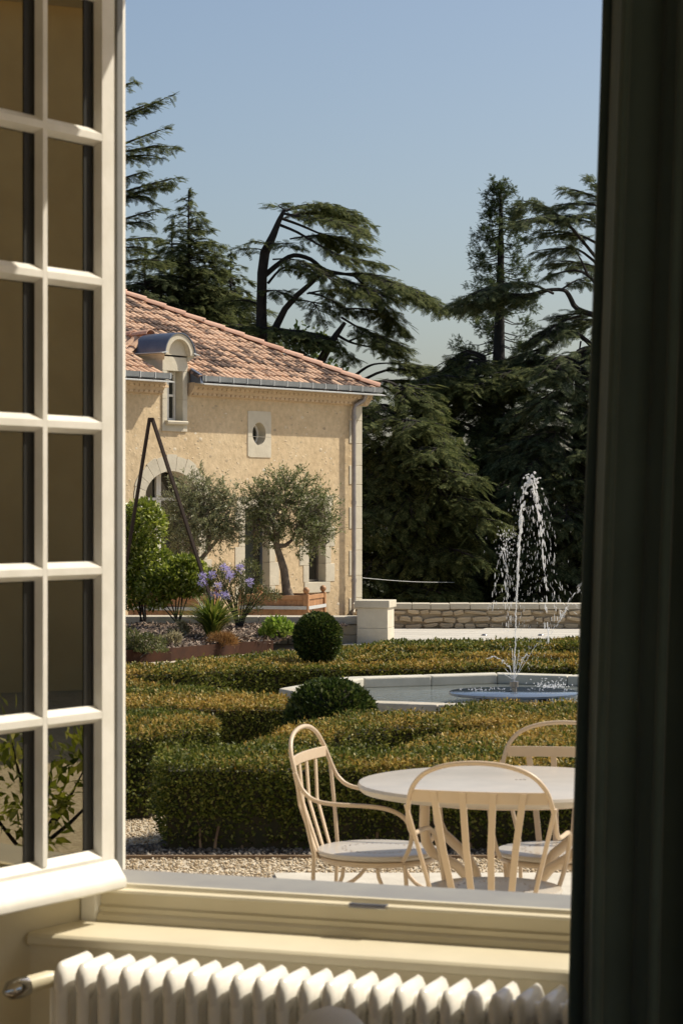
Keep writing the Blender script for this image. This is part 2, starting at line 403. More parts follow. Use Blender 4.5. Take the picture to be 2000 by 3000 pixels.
bed = pt[:,1] > 10.86
near = pt[(~sl) & (~bed)]
gravel = pebbles('gravel', near, RS.uniform(0.005,0.0115,len(near)), M_pebble, 'beige gravel around the table and chairs')
path = pt[bed & ((pt[:,0] < -0.86) )]
pebbles('gravel', path, RS.uniform(0.005,0.010,len(path)), M_pebble, 'beige gravel path running past the end of the hedge')
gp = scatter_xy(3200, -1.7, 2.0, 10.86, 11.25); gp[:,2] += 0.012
pebbles('shaded_grey_pebbles', gp, RS.uniform(0.007,0.020,len(gp)), M_shade_pebble, 'strip of grey pebbles at the foot of the hedge, coloured dark for its shade')
struct(MB().prism([(-1.9,10.84),(2.4,10.84),(2.4,11.9),(-0.80,11.9),(-0.9,11.3),(-1.9,10.95)], 0.0, 0.006).build('soil_strip', M_soil))
struct(MB().box(-1.9,2.4,10.82,10.845,0.0,0.018).build('timber_edging', M_twig))
struct(MB().prism([(-0.30,10.35),(-0.22,9.6),(0.0,7.0),(0.02,6.0),(3.0,6.0),(3.0,10.35)], 0.0, 0.012).build('concrete_slab',
       pm('pale_concrete', (0.58,0.54,0.46), (0.48,0.44,0.37), 5.0, 0.9, 0.4, 60, 0.008)))

# ------------------------------------------------------------------ paved terrace: slabs
terr = struct(MB().box(0.5, 11, 33.0, 40.9, -0.46, -0.430).build('terrace', M_limeg))
ang = math.radians(-14)
ii = 0
for i in range(-8, 16):
    for j in range(-4, 17):
        cx = 0.2 + i*0.62*math.cos(ang) + j*0.62*math.sin(-ang); cy = 35.2 + i*0.62*math.sin(ang) + j*0.62*math.cos(ang)
        if not (0.2 < cx < 8.2 and 33.3 < cy < 40.4): continue
        if ii == 0: slab_me = MB().box(-0.303,0.303,-0.303,0.303,0,0.022).mesh('paving_slab'); slab_me.materials.append(M_paving)
        o = link('paving_slab', slab_me, None, terr, loc=(cx,cy,-0.438+RS.uniform(0,0.003)), rz=ang); ii += 1
pt = np.stack([RS.uniform(1.0,3.2,2500), RS.uniform(32.2,34.2,2500), np.full(2500,-0.40)], axis=1)
pt = pt[pt[:,1] < 34.3 - 0.5*np.abs(pt[:,0]-2.0)]
pebbles('gravel', pt, RS.uniform(0.015,0.03,len(pt)), M_pebble, 'pale gravel patch between the paving and the far hedge')
for px, py in ((1418,1867),(1583,1873)):
    q = P(px, py, 38.2)
    o = MB().lathe([(0.055,0),(0.05,0.015),(0.03,0.028),(0.001,0.03)], (0,0,0), 14).build('ground_lamp', M_steel, None, True, loc=(q.x, 38.2, -0.416))
    tag(o, 'small round metal ground lamp set in the pale paving, ' + ('left one of two' if px < 1500 else 'right one of two'), 'ground lamp')

# ------------------------------------------------------------------ far rubble wall
def stone_block(bw, bh, bd, jit=0.25, n=9):
    """irregular rounded stone, front towards -y"""
    m = MB(); pts = []
    for k in range(n):
        t = 2*math.pi*k/n + random.uniform(-0.12,0.12)
        c, s = math.cos(t), math.sin(t)
        e = 0.45
        x = bw/2*math.copysign(abs(c)**e, c)*random.uniform(1-jit*0.35,1); z = bh/2*math.copysign(abs(s)**e, s)*random.uniform(1-jit,1)
        pts.append((x, z))
    o = [(x, 0, z) for x, z in pts]; b = [(x, -bd*0.75, z) for x, z in pts]; f = [(x*0.82, -bd*random.uniform(0.92,1.1), z*0.78) for x, z in pts]
    m.v = o + b + f
    for k in range(n):
        k2 = (k+1) % n
        m.f.append((k, k2, n+k2, n+k)); m.f.append((n+k, n+k2, 2*n+k2, 2*n+k))
    m.f.append(tuple(range(2*n, 3*n)))
    m.f = [tuple(reversed(f)) for f in m.f]
    return m
M_rubble = pm('rubble_stone', (0.58,0.47,0.31), (0.44,0.34,0.22), 4.0, 0.92, 0.5, 14, 0.02, perobj=0.16)
M_mort = pm('wall_mortar', (0.42,0.34,0.23), (0.32,0.26,0.18), 6.0, 0.95, 0.5, 20, 0.02)
fw = empty('garden_wall', (0.62, 40.95, -0.45), math.radians(-1.0))
tag(fw, 'low rubble stone wall with squared coping closing the terrace before the trees', 'wall')
WL = 9.0
MB().box(-0.38, WL, -0.02, 0.34, 0, 0.355).build('wall_core', M_mort, fw)
MB().box(-0.38, -0.06, 0.341, 3.95, 0, 0.22).build('return_wall', M_rubble, fw)
MB().box(-0.42, -0.02, 0.40, 3.9, 0.221, 0.29).build('return_coping', M_lime, fw, bevel=0.012)
random.seed(21)
smesh = []
for k in range(14):
    me = stone_block(random.uniform(0.13,0.40), 1.0, 0.07, 0.5, random.choice((6,7,8))).mesh('rubble'); me.materials.append(M_rubble); smesh.append(me)
for r, (z0, h) in enumerate(((0.005,0.115),(0.12,0.125),(0.245,0.105))):
    x = -0.35 - random.uniform(0,0.2)
    while x < 5.6:
        k = random.randrange(14); wd = max(v.co.x for v in smesh[k].vertices)*2
        sc = random.uniform(0.75,1.15); hh = h*random.uniform(0.72,1.10)
        o = link('rubble', smesh[k], None, fw, smooth=False, loc=(x+wd*sc/2, -0.022, z0+h/2+random.uniform(-0.014,0.014)))
        o.scale = (sc*random.choice((-1,1)), random.uniform(0.5,1.3), hh)
        o.rotation_euler = (0, random.uniform(-0.12,0.12), 0)
        x += wd*sc + random.uniform(0.004,0.016)
x = -0.42
while x < WL:
    l = random.uniform(0.30,0.52)
    o = MB().box(0.003, l-0.003, -0.075, 0.38, 0, 0.10).build('coping_stone', M_limeg if x > 6 else M_lime, fw, loc=(x, 0, 0.357+random.uniform(-0.004,0.004)), bevel=0.012)
    x += l

# ------------------------------------------------------------------ retaining wall and pier in front of the building
rw = empty('retaining_wall', (0, 36.2, -0.45), math.radians(-2.0))
tag(rw, 'low stone retaining wall with grey coping running from the square pier behind the planting bed', 'wall')
MB().box(-6.5, 0.27, 0.02, 0.40, 0, 0.32).build('wall_core', M_mort, rw)
random.seed(5)
for z0, h in ((0.005,0.15),(0.16,0.15)):
    x = 0.26
    while x > -2.3:
        l = random.uniform(0.22,0.42)
        o = MB().box(-l+0.006, -0.006, -0.025, 0.03, 0, h).build('ashlar', M_limeg, rw, loc=(x, 0.0, z0), bevel=0.012); x -= l
x = 0.268
while x > -6.4:
    l = random.uniform(0.75,1.0)
    MB().box(-l+0.003, -0.003, -0.06, 0.46, 0, 0.115).build('coping_stone', M_limeg, rw, loc=(x, 0, 0.322), bevel=0.01); x -= l
pier = empty('stone_pier', (0.53, 36.15, -0.45), math.radians(-13))
tag(pier, 'square pale stone pier with overhanging cap at the end of the retaining wall', 'pier')
MB().box(-0.245,0.245,-0.245,0.245,0,0.27).build('base_course', M_lime, pier, bevel=0.008)
MB().box(-0.243,0.243,-0.243,0.243,0.272,0.585).build('shaft', M_lime, pier, bevel=0.008)
MB().box(-0.275,0.275,-0.275,0.275,0.587,0.70).build('cap', M_lime, pier, bevel=0.010)

# ================================================================== OUTBUILDING
FA = math.radians(51); CA, SA = math.cos(FA), math.sin(FA)
FX, FY, FZ = 0.384, 45.0, -0.45
def FP(px, py, wv=0.0):
    """facade coordinates (s = metres left of the right corner, z above base) of a pixel at depth wv inside the facade plane"""
    t = (px-1000)/K
    s = (FX - SA*wv - t*(FY + CA*wv)) / (CA - SA*t)
    Y = FY - SA*s + CA*wv
    return s, EYE + (1500-py)/K*Y - FZ
B = empty('stone_outbuilding', (FX, FY, FZ), FA)
tag(B, 'cream rendered stone outbuilding with canal tile hipped roof, arched door and small dormer', 'building')
ZE = 4.44; TP = 0.51; OV = 0.22
def rect(px0, px1, py0, py1):
    s0 = FP(px0, py0)[0]; s1 = FP(px1, py1)[0]; c = (px0+px1)/2
    return s1, s0, FP(c, py1)[1], FP(c, py0)[1]      # s right, s left, z low, z high
SMAX = 11.0
dr = (FP(580,1470)[0], FP(424,1470)[0]); dzs = FP(500,1462)[1]; dzc = FP(500,1380)[1]; RING = 0.27
dm = (dr[0]+dr[1])/2; dh = (dr[1]-dr[0])/2; drise = dzc-dzs
w2 = rect(717,789,1488,1830); w2 = (w2[0], w2[1], 0.0, w2[3])
w3 = rect(904,953,1482,1705)
oc = rect(725,793,1205,1340)
dmr = (4.97, 5.61, 3.49, 4.9)
holes = [(dm-dh-RING*0.6, dm+dh+RING*0.6, 0, dzc+RING*0.6), (w2[0]-0.02,w2[1]+0.02,-1,w2[3]+0.02), (w3[0]-0.02,w3[1]+0.02,w3[2]-0.02,w3[3]+0.02),
         (oc[0]+0.03,oc[1]-0.03,oc[2]+0.03,oc[3]-0.03), (dmr[0]+0.03,dmr[1]-0.03,dmr[2]+0.03,9)]
def wall_sheet():
    m = MB(); ss = sorted({0.0, SMAX, *[h[0] for h in holes], *[h[1] for h in holes]}); zt = 4.36
    zs = sorted({0.0, zt, *[min(max(h[2],0),zt) for h in holes], *[min(h[3],zt) for h in holes]})
    for a, b in zip(ss, ss[1:]):
        for c, d in zip(zs, zs[1:]):
            cs, cz = (a+b)/2, (c+d)/2
            if any(h[0] < cs < h[1] and h[2] < cz < h[3] for h in holes): continue
            m.add([(-b,0,c),(-a,0,c),(-a,0,d),(-b,0,d)], [(0,1,2,3)])
    # spandrels of the arched door, up to the ring
    N = 24; h = holes[0]
    for side in (-1, 1):
        pa = []
        for k in range(N//2+1):
            t = math.pi/2*k/(N//2)
            pa.append((dm + side*(dh+RING*0.6)*math.cos(t), dzs + (drise+RING*0.6)*math.sin(t)))
        corner = (dm + side*(dh+RING*0.6), h[3])
        for p, q in zip(pa, pa[1:]):
            vs = [(-corner[0],0,corner[1]),(-p[0],0,p[1]),(-q[0],0,q[1])]
            m.add(vs, [(0,2,1) if side < 0 else (0,1,2)])
    m.add([(0,0,0),(0,6,0),(0,6,zt),(0,0,zt)], [(0,1,2,3)])              # end wall
    m.add([(-SMAX,0.34,0),(0,0.34,0),(0,0.34,zt+2),(-SMAX,0.34,zt+2)], []) 
    m.add([(-SMAX,6,0),(0,6,0),(0,6,zt),(-SMAX,6,zt)], [(3,2,1,0)])
    return m
wall = wall_sheet().build('wall', M_facade, B)
random.seed(11)
# quoins up the right corner
z = 0.0; k = 0
while z < 4.1:
    h = random.uniform(0.34,0.50); wd = 0.24 if k % 2 else 0.38
    MB().box(-wd, 0.012, -0.012, 0.30, z+0.003, min(z+h,4.14)-0.003).build('quoin', M_lime, B, bevel=0.006); z += h; k += 1
# slightly proud stones in the render
def face_stones():
    m = MB()
    for _ in range(700):
        s = random.uniform(0.45, 6.3); z = random.uniform(0.2, 4.0)
        if any(h[0]-0.12 < s < h[1]+0.12 and h[2]-0.12 < z < h[3]+0.12 for h in holes): continue
        r = random.uniform(0.010,0.045)*random.choice((0.6,0.6,1)); d = r*random.uniform(0.10,0.26); n = 6
        ring = [(-s + r*1.3*math.cos(6.283*i/n+r)*random.uniform(.7,1.1), 0.0005, z + r*0.8*math.sin(6.283*i/n+r)*random.uniform(.7,1.1)) for i in range(n)]
        m.add(ring + [(-s+random.uniform(-.3,.3)*r, -d, z+random.uniform(-.3,.3)*r)], [(i,(i+1)%n,n) for i in range(n)])
    return m
fs = face_stones().build('face_stones', m_pebble('embedded_stones', [(0,(0.34,0.27,0.18)),(0.4,(0.52,0.41,0.27)),(0.75,(0.62,0.51,0.36)),(1,(0.70,0.63,0.50))]), B, smooth=70); fs['kind'] = 'stuff'

# --- arched door
door = MB().box(-(dm+dh+0.1), -(dm-dh-0.1), 0.36, 0.38, 0, dzc+0.05).build('door', M_dglass, B)
NV = 11
def arch_pt(t, off):                      # t 0..pi from right springing to left
    return (dm - (dh+off)*math.cos(t), dzs + (drise+off)*math.sin(t))
for k in range(NV):
    t0, t1 = math.pi*k/NV+0.006, math.pi*(k+1)/NV-0.006; st = 4
    ts = [t0+(t1-t0)*i/st for i in range(st+1)]
    ro = RING*(1.0 + (0.10 if k % 2 else 0.0))
    inn = [arch_pt(t, 0) for t in ts]; out = [arch_pt(t, ro) for t in ts]
    poly = inn + out[::-1]; n = len(poly)
    m = MB(); m.v = [(-p[0], -0.012, p[1]) for p in poly] + [(-p[0], 0.30, p[1]) for p in poly]
    m.f = [tuple(range(n)), tuple(range(2*n-1,n-1,-1))] + [(i, n+i, n+(i+1)%n, (i+1)%n) for i in range(n)]
    m.build('voussoir', M_lime, door)
for side in (-1, 1):
    z = 0.0; k = 0
    while z < dzs-0.01:
        h = min(random.uniform(0.36,0.52), dzs-z); wd = 0.24 if k % 2 else 0.36
        a, b = (dm+side*dh, dm+side*(dh+wd)); a, b = min(a,b), max(a,b)
        MB().box(-b, -a, -0.012, 0.30, z+0.003, z+h-0.003).build('jamb_block', M_lime, door, bevel=0.005); z += h; k += 1
for c in (dm-dh+0.03, dm-0.03, dm+0.03, dm+dh-0.03, dm+dh*0.5):
    wdt = 0.028 if c != dm+dh*0.5 else 0.012
    MB().box(-c-wdt, -c+wdt, 0.31, 0.355, 0, dzs + drise*max(0.12, math.sqrt(max(0,1-((c-dm)/dh)**2)))*0.97).build('mullion', M_white, door)
for z in (0.06, dzs*0.42, dzs):
    MB().box(-(dm+dh), -(dm-dh), 0.318, 0.352, z-0.025, z+0.025).build('rail', M_white, door)

# --- rectangular windows with block surrounds
def window(name, r, sill, opened):
    s0, s1, z0, z1 = r
    W = MB().box(-s1-0.02, -s0+0.02, 0.20, 0.215, max(z0,0.02), z1+0.02).build(name, M_dglass, B)
    for side in (0, 1):
        z = z0; k = side
        while z < z1-0.02:
            h = min(random.uniform(0.30,0.44), z1-z)
            if z1-z-h < 0.12: h = z1-z
            wd = 0.16 if k % 2 else 0.27
            a, b = ((s0-wd, s0) if side == 0 else (s1, s1+wd))
            MB().box(-b, -a, -0.010, 0.225, z+0.003, z+h-0.003).build('jamb_block', M_lime, W, bevel=0.005); z += h; k += 1
    MB().box(-s1-0.22, -s0+0.22, -0.011, 0.295, z1+0.002, z1+0.20).build('lintel', M_lime, W, bevel=0.005)
    if sill: MB().box(-s1-0.13, -s0+0.13, -0.014, 0.295, z0-0.20, z0-0.002).build('sill', M_lime, W, bevel=0.006)
    for c in (s0+0.025, s1-0.025): MB().box(-c-0.02, -c+0.02, 0.165, 0.198, max(z0,0), z1).build('frame_post', M_zincd if opened else M_steel, W)
    for z in (max(z0,0)+0.025, z1-0.025): MB().box(-s1+0.05, -s0-0.05, 0.168, 0.196, z-0.022, z+0.022).build('frame_rail', M_zincd if opened else M_steel, W)
    return W
window('window', w2, False, True); window('window', w3, True, False)

# --- oval window in a stone block
def oculus():
    s0, s1, z0, z1 = oc
    cs = (FP(740,1270)[0]+FP(776,1270)[0])/2; zc = (FP(757,1240)[1]+FP(757,1303)[1])/2
    rs = (FP(738,1270)[0]-FP(777,1270)[0])/2; rz = (FP(757,1238)[1]-FP(757,1306)[1])/2
    N = 48; m = MB(); inn = []; out = []
    for k in range(N):
        t = 2*math.pi*k/N; c, s = math.cos(t), math.sin(t)
        pz = zc + rz*s*(1.0 if s > 0 else 1.0)
        px_ = cs + rs*c*(1 - (0.25*max(0,-s)**3))
        inn.append((px_, pz))
        fx = ((s1-cs) if c > 0 else (cs-s0))/max(abs(c),1e-6); fz = ((z1-zc) if s > 0 else (zc-z0))/max(abs(s),1e-6)
        f = min(fx, fz); out.append((cs + f*c, zc + f*s))
    D = -0.012
    m.v = [(-p[0], D, p[1]) for p in out] + [(-p[0], D, p[1]) for p in inn] + [(-p[0], 0.21, p[1]) for p in inn] + [(-p[0], 0.02, p[1]) for p in out]
    for k in range(N):
        j = (k+1) % N
        m.f += [(k, N+k, N+j, j), (N+k, 2*N+k, 2*N+j, N+j), (k, j, 3*N+j, 3*N+k)]
    o = m.build('oval_window', M_lime, B, smooth=35)
    g = MB(); g.v = [(-p[0], 0.20, p[1]) for p in inn]; g.f = [tuple(range(N))]
    g.build('pane', M_dglass, o)
    MB().tube([(-(cs+(p[0]-cs)*0.93), 0.185, zc+(p[1]-zc)*0.93) for p in inn+inn[:1]], 0.022, 6, False).build('frame', M_white, o)
    MB().box(-s1, -s0, D-0.0015, D+0.001, zc-0.055, zc-0.048).build('joint', M_limeg, o)
oculus()

# --- cornice of tile ends, flashing, gutter, downpipe
cor = MB().extr([(0.02,4.12),(-0.03,4.13),(-0.10,4.21),(-0.16,4.30),(-0.16,4.365),(0.02,4.365)], -4.93, 0.16).build('cornice', M_terra_m, B)
MB().extr([(0.02,4.12),(-0.03,4.13),(-0.10,4.21),(-0.16,4.30),(-0.16,4.365),(0.02,4.365)], -SMAX, -5.65).build('cornice', M_terra_m, B)
def halftile(r, l):
    m = MB(); n = 6; A = [(r*math.cos(math.pi*i/n), 0, r*math.sin(math.pi*i/n)) for i in range(n+1)]
    m.v = A + [(x, l, z) for x, y, z in A]
    m.f = [tuple(range(n+1))] + [(i, n+1+i, n+2+i, i+1) for i in range(n)]
    return m
ctile = halftile(0.055, 0.08).mesh('cornice_tile'); ctile.materials.append(pm('pale_tile_end', (0.60,0.46,0.30), (0.54,0.40,0.26), 6.0, 0.95, perobj=0.10))
for row, (z, d) in enumerate(((4.165,-0.075),(4.265,-0.145))):
    s = -0.05
    while s < 6.6:
        if not 4.90 < s < 5.68:
            link('cornice_tile', ctile, None, cor, loc=(-s + (0.06 if row else 0), d-0.012, z-0.02))
        s += 0.125
for a, b in ((-4.90, 0.30), (-SMAX, -5.66)):
    MB().extr([(-0.14,4.358),(-0.365,4.318),(-0.368,4.336),(-0.14,4.384)], a, b).build('flashing', M_flash, B)
    gt = MB().extr([(-0.15,4.388),(-0.275,4.382),(-0.305,4.395),(-0.310,4.482),(-0.292,4.482),(-0.288,4.404),(-0.15,4.404)], a+0.02, b-0.01).build('gutter', M_zinc, B)
    x = a + 0.1
    while x < b:
        MB().box(x-0.008, x+0.008, -0.316, -0.10, 4.380, 4.489).build('gutter_clip', M_flash, gt); x += 0.37
MB().extr([(-0.05,4.36),(-0.30,4.35),(-0.28,4.50),(-0.05,4.62)], -4.925, -4.86).build('flashing_apron', M_zincd, B)
psx = FP(1036,1500,-0.115)[0]
dp = MB().tube([(-0.14,-0.21,4.36),(-0.14,-0.21,4.30),(-0.155,-0.17,4.22),(-psx+0.02,-0.13,4.12),(-psx,-0.115,4.03),(-psx,-0.115,3.0),(-psx,-0.115,0.0)], 0.043, 12).build('downpipe', M_pipe, B, True)
for z in (0.75, 2.25, 3.90):
    MB().lathe([(0.052,-0.03),(0.052,0.03)], (-psx,-0.115,z), 12).build('pipe_collar', M_pipe, dp)

# --- roof: channel sheet, canal tiles, hip tiles
P_ANG = math.atan(TP)
def roof_z(wv): return ZE + (wv+OV)*TP
roof = MB(); PITCH = 0.165
c = -OV + PITCH/2; cols = []
while c < SMAX:
    cols.append(c); c += PITCH
def top_w(s): return min(s, 4.6)
for s in cols:
    wt = top_w(s)
    if wt < -OV+0.05: continue
    w0 = -OV + (0.62+OV if 4.95 < s < 5.65 else 0)
    for i in range(4):
        a, b = s + PITCH*(i/4-0.5), s + PITCH*((i+1)/4-0.5)
        za = -0.028*math.cos(math.pi*(i/4-0.5)*1.0*2)*0 - 0.02*math.sin(math.pi*i/4); zb = -0.02*math.sin(math.pi*(i+1)/4)
        roof.add([(-b, w0, roof_z(w0)+zb), (-a, w0, roof_z(w0)+za), (-a, wt, roof_z(wt)+za), (-b, wt, roof_z(wt)+zb)], [(0,1,2,3)])
roof.add([(OV,-OV,roof_z(-OV)-0.02),(OV,9.4,roof_z(-OV)-0.02),(-4.6,4.6,roof_z(4.6)-0.02)], [(0,1,2)])
roof.add([(OV,9.4,roof_z(-OV)-0.02),(-SMAX,9.4,roof_z(-OV)-0.02),(-SMAX,4.6,roof_z(4.6)-0.02),(-4.6,4.6,roof_z(4.6)-0.02)], [(0,1,2,3)])
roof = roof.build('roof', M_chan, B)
def canal_tile(w0, w1, L, th=0.013, n=6):
    m = MB()
    for (wd, y, dz) in ((w0,0,0.012),(w1,L,0.0)):
        for rr in (0, th):
            for i in range(n+1):
                t = math.pi*(0.08+0.84*i/n)
                m.v.append(((wd/2-rr)*math.cos(t)*1.02, y, (wd/2-rr)*math.sin(t)*0.92 + dz - 0.012))
    k = n+1
    for i in range(n):
        m.f += [(i, i+1, 2*k+i+1, 2*k+i), (k+i+1, k+i, 3*k+i, 3*k+i+1), (i+1, i, k+i, k+i+1)]
    m.f += [(0, 2*k, 3*k, k), (k-1, 2*k-1, 4*k-1, 3*k-1)]
    m.f = [tuple(reversed(f)) for f in m.f]
    return m
EXPO = 0.27
tme = []
for mt in M_tile:
    me = canal_tile(0.155, 0.125, 0.36).mesh('tile'); me.materials.append(mt); me.shade_smooth(); me.set_sharp_from_angle(angle=math.radians(50)); tme.append(me)
random.seed(3); ntile = 0; rest = MB()
for s in cols:
    wt = top_w(s); sl = 0.0
    d = -OV - 0.05 + random.uniform(-0.012,0.012)
    while True:
        wv = d + sl*math.cos(P_ANG)
        if wv > wt - 0.10: break
        if not (4.93 < s < 5.67 and wv < 0.55):
            n1 = math.sin(s*1.9+wv*0.9)*0.5 + math.sin(s*0.7-wv*2.3+1.3)*0.5
            r = random.random() + 0.38*n1
            k = 0 if r < 0.46 else (1 if r < 0.84 else 2)
            vis = wv < 6.5 - 0.97*s
            loc = (-s-PITCH/2 + random.uniform(-0.006,0.006), wv, roof_z(wv) + 0.006 + random.uniform(0,0.006))
            if vis and ntile < 300:
                o = link('tile', tme[k], None, roof, loc=loc)
                o.rotation_euler = (P_ANG + random.uniform(-0.015,0.02), 0, random.uniform(-0.025,0.025)); ntile += 1
            else:
                ca_, sa_ = math.cos(P_ANG), math.sin(P_ANG)
                vv = [(loc[0]+v.co.x, loc[1]+v.co.y*ca_-v.co.z*sa_, loc[2]+v.co.y*sa_+v.co.z*ca_) for v in tme[0].vertices]
                rest.add(vv, [tuple(p.vertices) for p in tme[0].polygons])
        sl += EXPO
o = rest.build('tiles', M_tile[0], roof); o['kind'] = 'stuff'
hip = Vector((-1,1,TP)); hl = hip.length; hd = hip.normalized()
hme = canal_tile(0.26, 0.22, 0.46, 0.016, 8).mesh('hip_tile'); hme.materials.append(M_ridge); hme.shade_smooth(); hme.set_sharp_from_angle(angle=math.radians(50))
k = 0
while k*0.40 < 4.75*hl:
    p = Vector((OV,-OV,ZE)) + hd*(k*0.40 - 0.03)
    o = link('hip_tile', hme, None, roof, loc=(p.x, p.y, p.z+0.035)); o.rotation_euler = (math.asin(hd.z), 0, math.radians(45) + random.uniform(-0.01,0.01)); k += 1

# --- dormer
dmx = -(dmr[0]+dmr[1])/2; dw = (dmr[1]-dmr[0])/2
D = empty('dormer', (dmx, 0, 0)); D.parent = B
oz0, oz1, ow = 3.64, 4.55, 0.20
for sd_ in (-1, 1):
    a, b = (sd_*ow, sd_*dw) if sd_ > 0 else (-dw, -ow)
    for z0, z1 in ((3.49,4.05),(4.053,4.55)):
        MB().box(a, b, -0.025, 0.45, z0, z1).build('jamb', M_lime, D, bevel=0.005)
MB().box(-dw, dw, -0.026, 0.45, 4.553, 4.80).build('lintel', M_lime, D, bevel=0.005)
MB().box(-ow, ow, -0.022, 0.30, 3.49, 3.63).build('apron', M_lime, D)
MB().extr([(0.30,3.63),(-0.06,3.60),(-0.10,3.62),(-0.11,3.655),(-0.09,3.675),(0.30,3.685)], -ow-0.06, ow+0.06).build('sill', M_lime, D)
win = MB().box(-ow+0.002, ow-0.002, 0.18, 0.195, 3.68, 4.55).build('window', M_dglass, D)
for x in (-ow+0.025, ow-0.03, 0.0): MB().box(x-0.022, x+0.022, 0.145, 0.178, 3.68, 4.55).build('window_bar', M_white, win)
for z in (3.71, 4.13, 4.52): MB().box(-ow+0.05, ow-0.055, 0.148, 0.176, z-0.02, z+0.02).build('window_rail', M_white, win)
# moulded imposts and barrel hood
HW, HZ, HR = 0.36, 4.83, 0.40
prof = [(0.0,0.0),(0.02,0.0),(0.05,0.03),(0.09,0.075),(0.11,0.08),(0.11,0.10),(0.0,0.10)]
for sd_ in (-1, 1):
    m = MB(); n = len(prof); A = [(sd_*(dw-0.02+a), -0.05-a, 4.74+b) for a, b in prof]; Bq = [(sd_*(dw-0.02+a), 0.6, 4.74+b) for a, b in prof]
    m.add(A+Bq, [tuple(range(n)), tuple(range(2*n-1,n-1,-1))] + [(i, n+i, n+(i+1)%n, (i+1)%n) for i in range(n)]).build('impost', M_lime, D)
def barrel(r0, r1, y0, y1, zc, sz, n=20):
    m = MB(); k = n+1
    for y in (y0, y1):
        for r in (r0, r1):
            for i in range(k):
                t = math.pi*i/n; m.v.append((r*math.cos(t), y, zc + r*sz*math.sin(t)))
    for i in range(n):
        m.f += [(i, i+1, k+i+1, k+i), (3*k+i, 3*k+i+1, 2*k+i+1, 2*k+i), (k+i, k+i+1, 3*k+i+1, 3*k+i), (i+1, i, 2*k+i, 2*k+i+1)]
    m.f += [(0, k, 3*k, 2*k), (k-1, 3*k-1, 4*k-1, 2*k-1)]
    return m
barrel(0.28, 0.375, -0.14, 0.05, HZ, 1.0).build('arch_hood', M_lime, D, True)
tym = MB(); N = 20; tym.v = [(0.29*math.cos(math.pi*i/N), -0.03, HZ+0.29*math.sin(math.pi*i/N)) for i in range(N+1)]; tym.f = [tuple(range(N,-1,-1))]
tym.build('tympanum', M_lime, D)
barrel(0.378, 0.398, -0.16, 0.62, HZ, 1.0).build('barrel_roof', M_zincd, D, True)
MB().extr([(-HW-0.12,HZ+0.01),(-HW+0.02,HZ+0.03),(-HW+0.02,HZ+0.055),(-HW-0.13,HZ+0.022)], -0.17, 0.62, 'y').build('eave_flashing', M_flash, D)
MB().extr([(HW+0.12,HZ+0.01),(HW-0.02,HZ+0.03),(HW-0.02,HZ+0.055),(HW+0.13,HZ+0.022)], -0.17, 0.62, 'y').build('eave_flashing', M_flash, D)
MB().box(-dw+0.02, dw-0.02, 0.45, 1.4, 4.4, 4.84).build('cheek', M_lime, D)
# saddle roof behind the barrel
rz = HZ + 0.36
sad = MB().add([(-0.62,0.55,rz-0.42),(0,0.55,rz),(0.62,0.55,rz-0.42),(-0.62,2.6,rz-0.42),(0,2.6,rz),(0.62,2.6,rz-0.42)], [(0,1,4,3),(1,2,5,4),(0,2,1)]).build('saddle_roof', M_chan, D)
btile = canal_tile(0.20, 0.165, 0.40).mesh('tile'); btile.materials.append(M_tile[0]); btile.shade_smooth(); btile.set_sharp_from_angle(angle=math.radians(50))
sl_a = math.atan2(0.42, 0.62)
for j in range(8):
    for r in range(2):
        q = Vector((-0.66 + r*0.31*math.cos(sl_a), 0.63+j*0.205, rz-0.447 + r*0.31*math.sin(sl_a) + 0.02))
        o = link('tile', btile, None, sad, loc=q); o.rotation_euler = (sl_a, 0, math.radians(-90))
        o.rotation_mode = 'XYZ'
for j in range(5):
    o = link('ridge_tile', hme, None, sad, loc=(0, 0.56+j*0.40, rz+0.01))
# scrolled bracket beside the dormer
sc_pts = [(0.0,0.0),(0.12,0.02),(0.17,0.10),(0.14,0.18),(0.09,0.24),(0.075,0.36),(0.05,0.5),(0.02,0.6),(0.0,0.62)]
m = MB(); n = len(sc_pts); m.add([(dw+a, 0.0, 4.12+b) for a, b in sc_pts] + [(dw+a, 0.16, 4.12+b) for a, b in sc_pts],
    [tuple(range(n)), tuple(range(2*n-1,n-1,-1))] + [(i, n+i, n+(i+1)%n, (i+1)%n) for i in range(n)])
m.build('scroll_bracket', M_lime, D, True)
# ================================================================== INTERIOR (window frame of reference: u along the wall, v outwards)
WT = math.radians(-19.9); WO = Vector((-0.4655, 4.87, 0.0))
def WI(name): return empty(name, WO, WT)
def wbuild(m, name, mat, parent=None, **k):
    if parent is None: return m.build(name, mat, None, loc=WO, rz=WT, **k)
    return m.build(name, mat, parent, **k)
UL, UR, ZT = -0.068, 1.46, 3.15
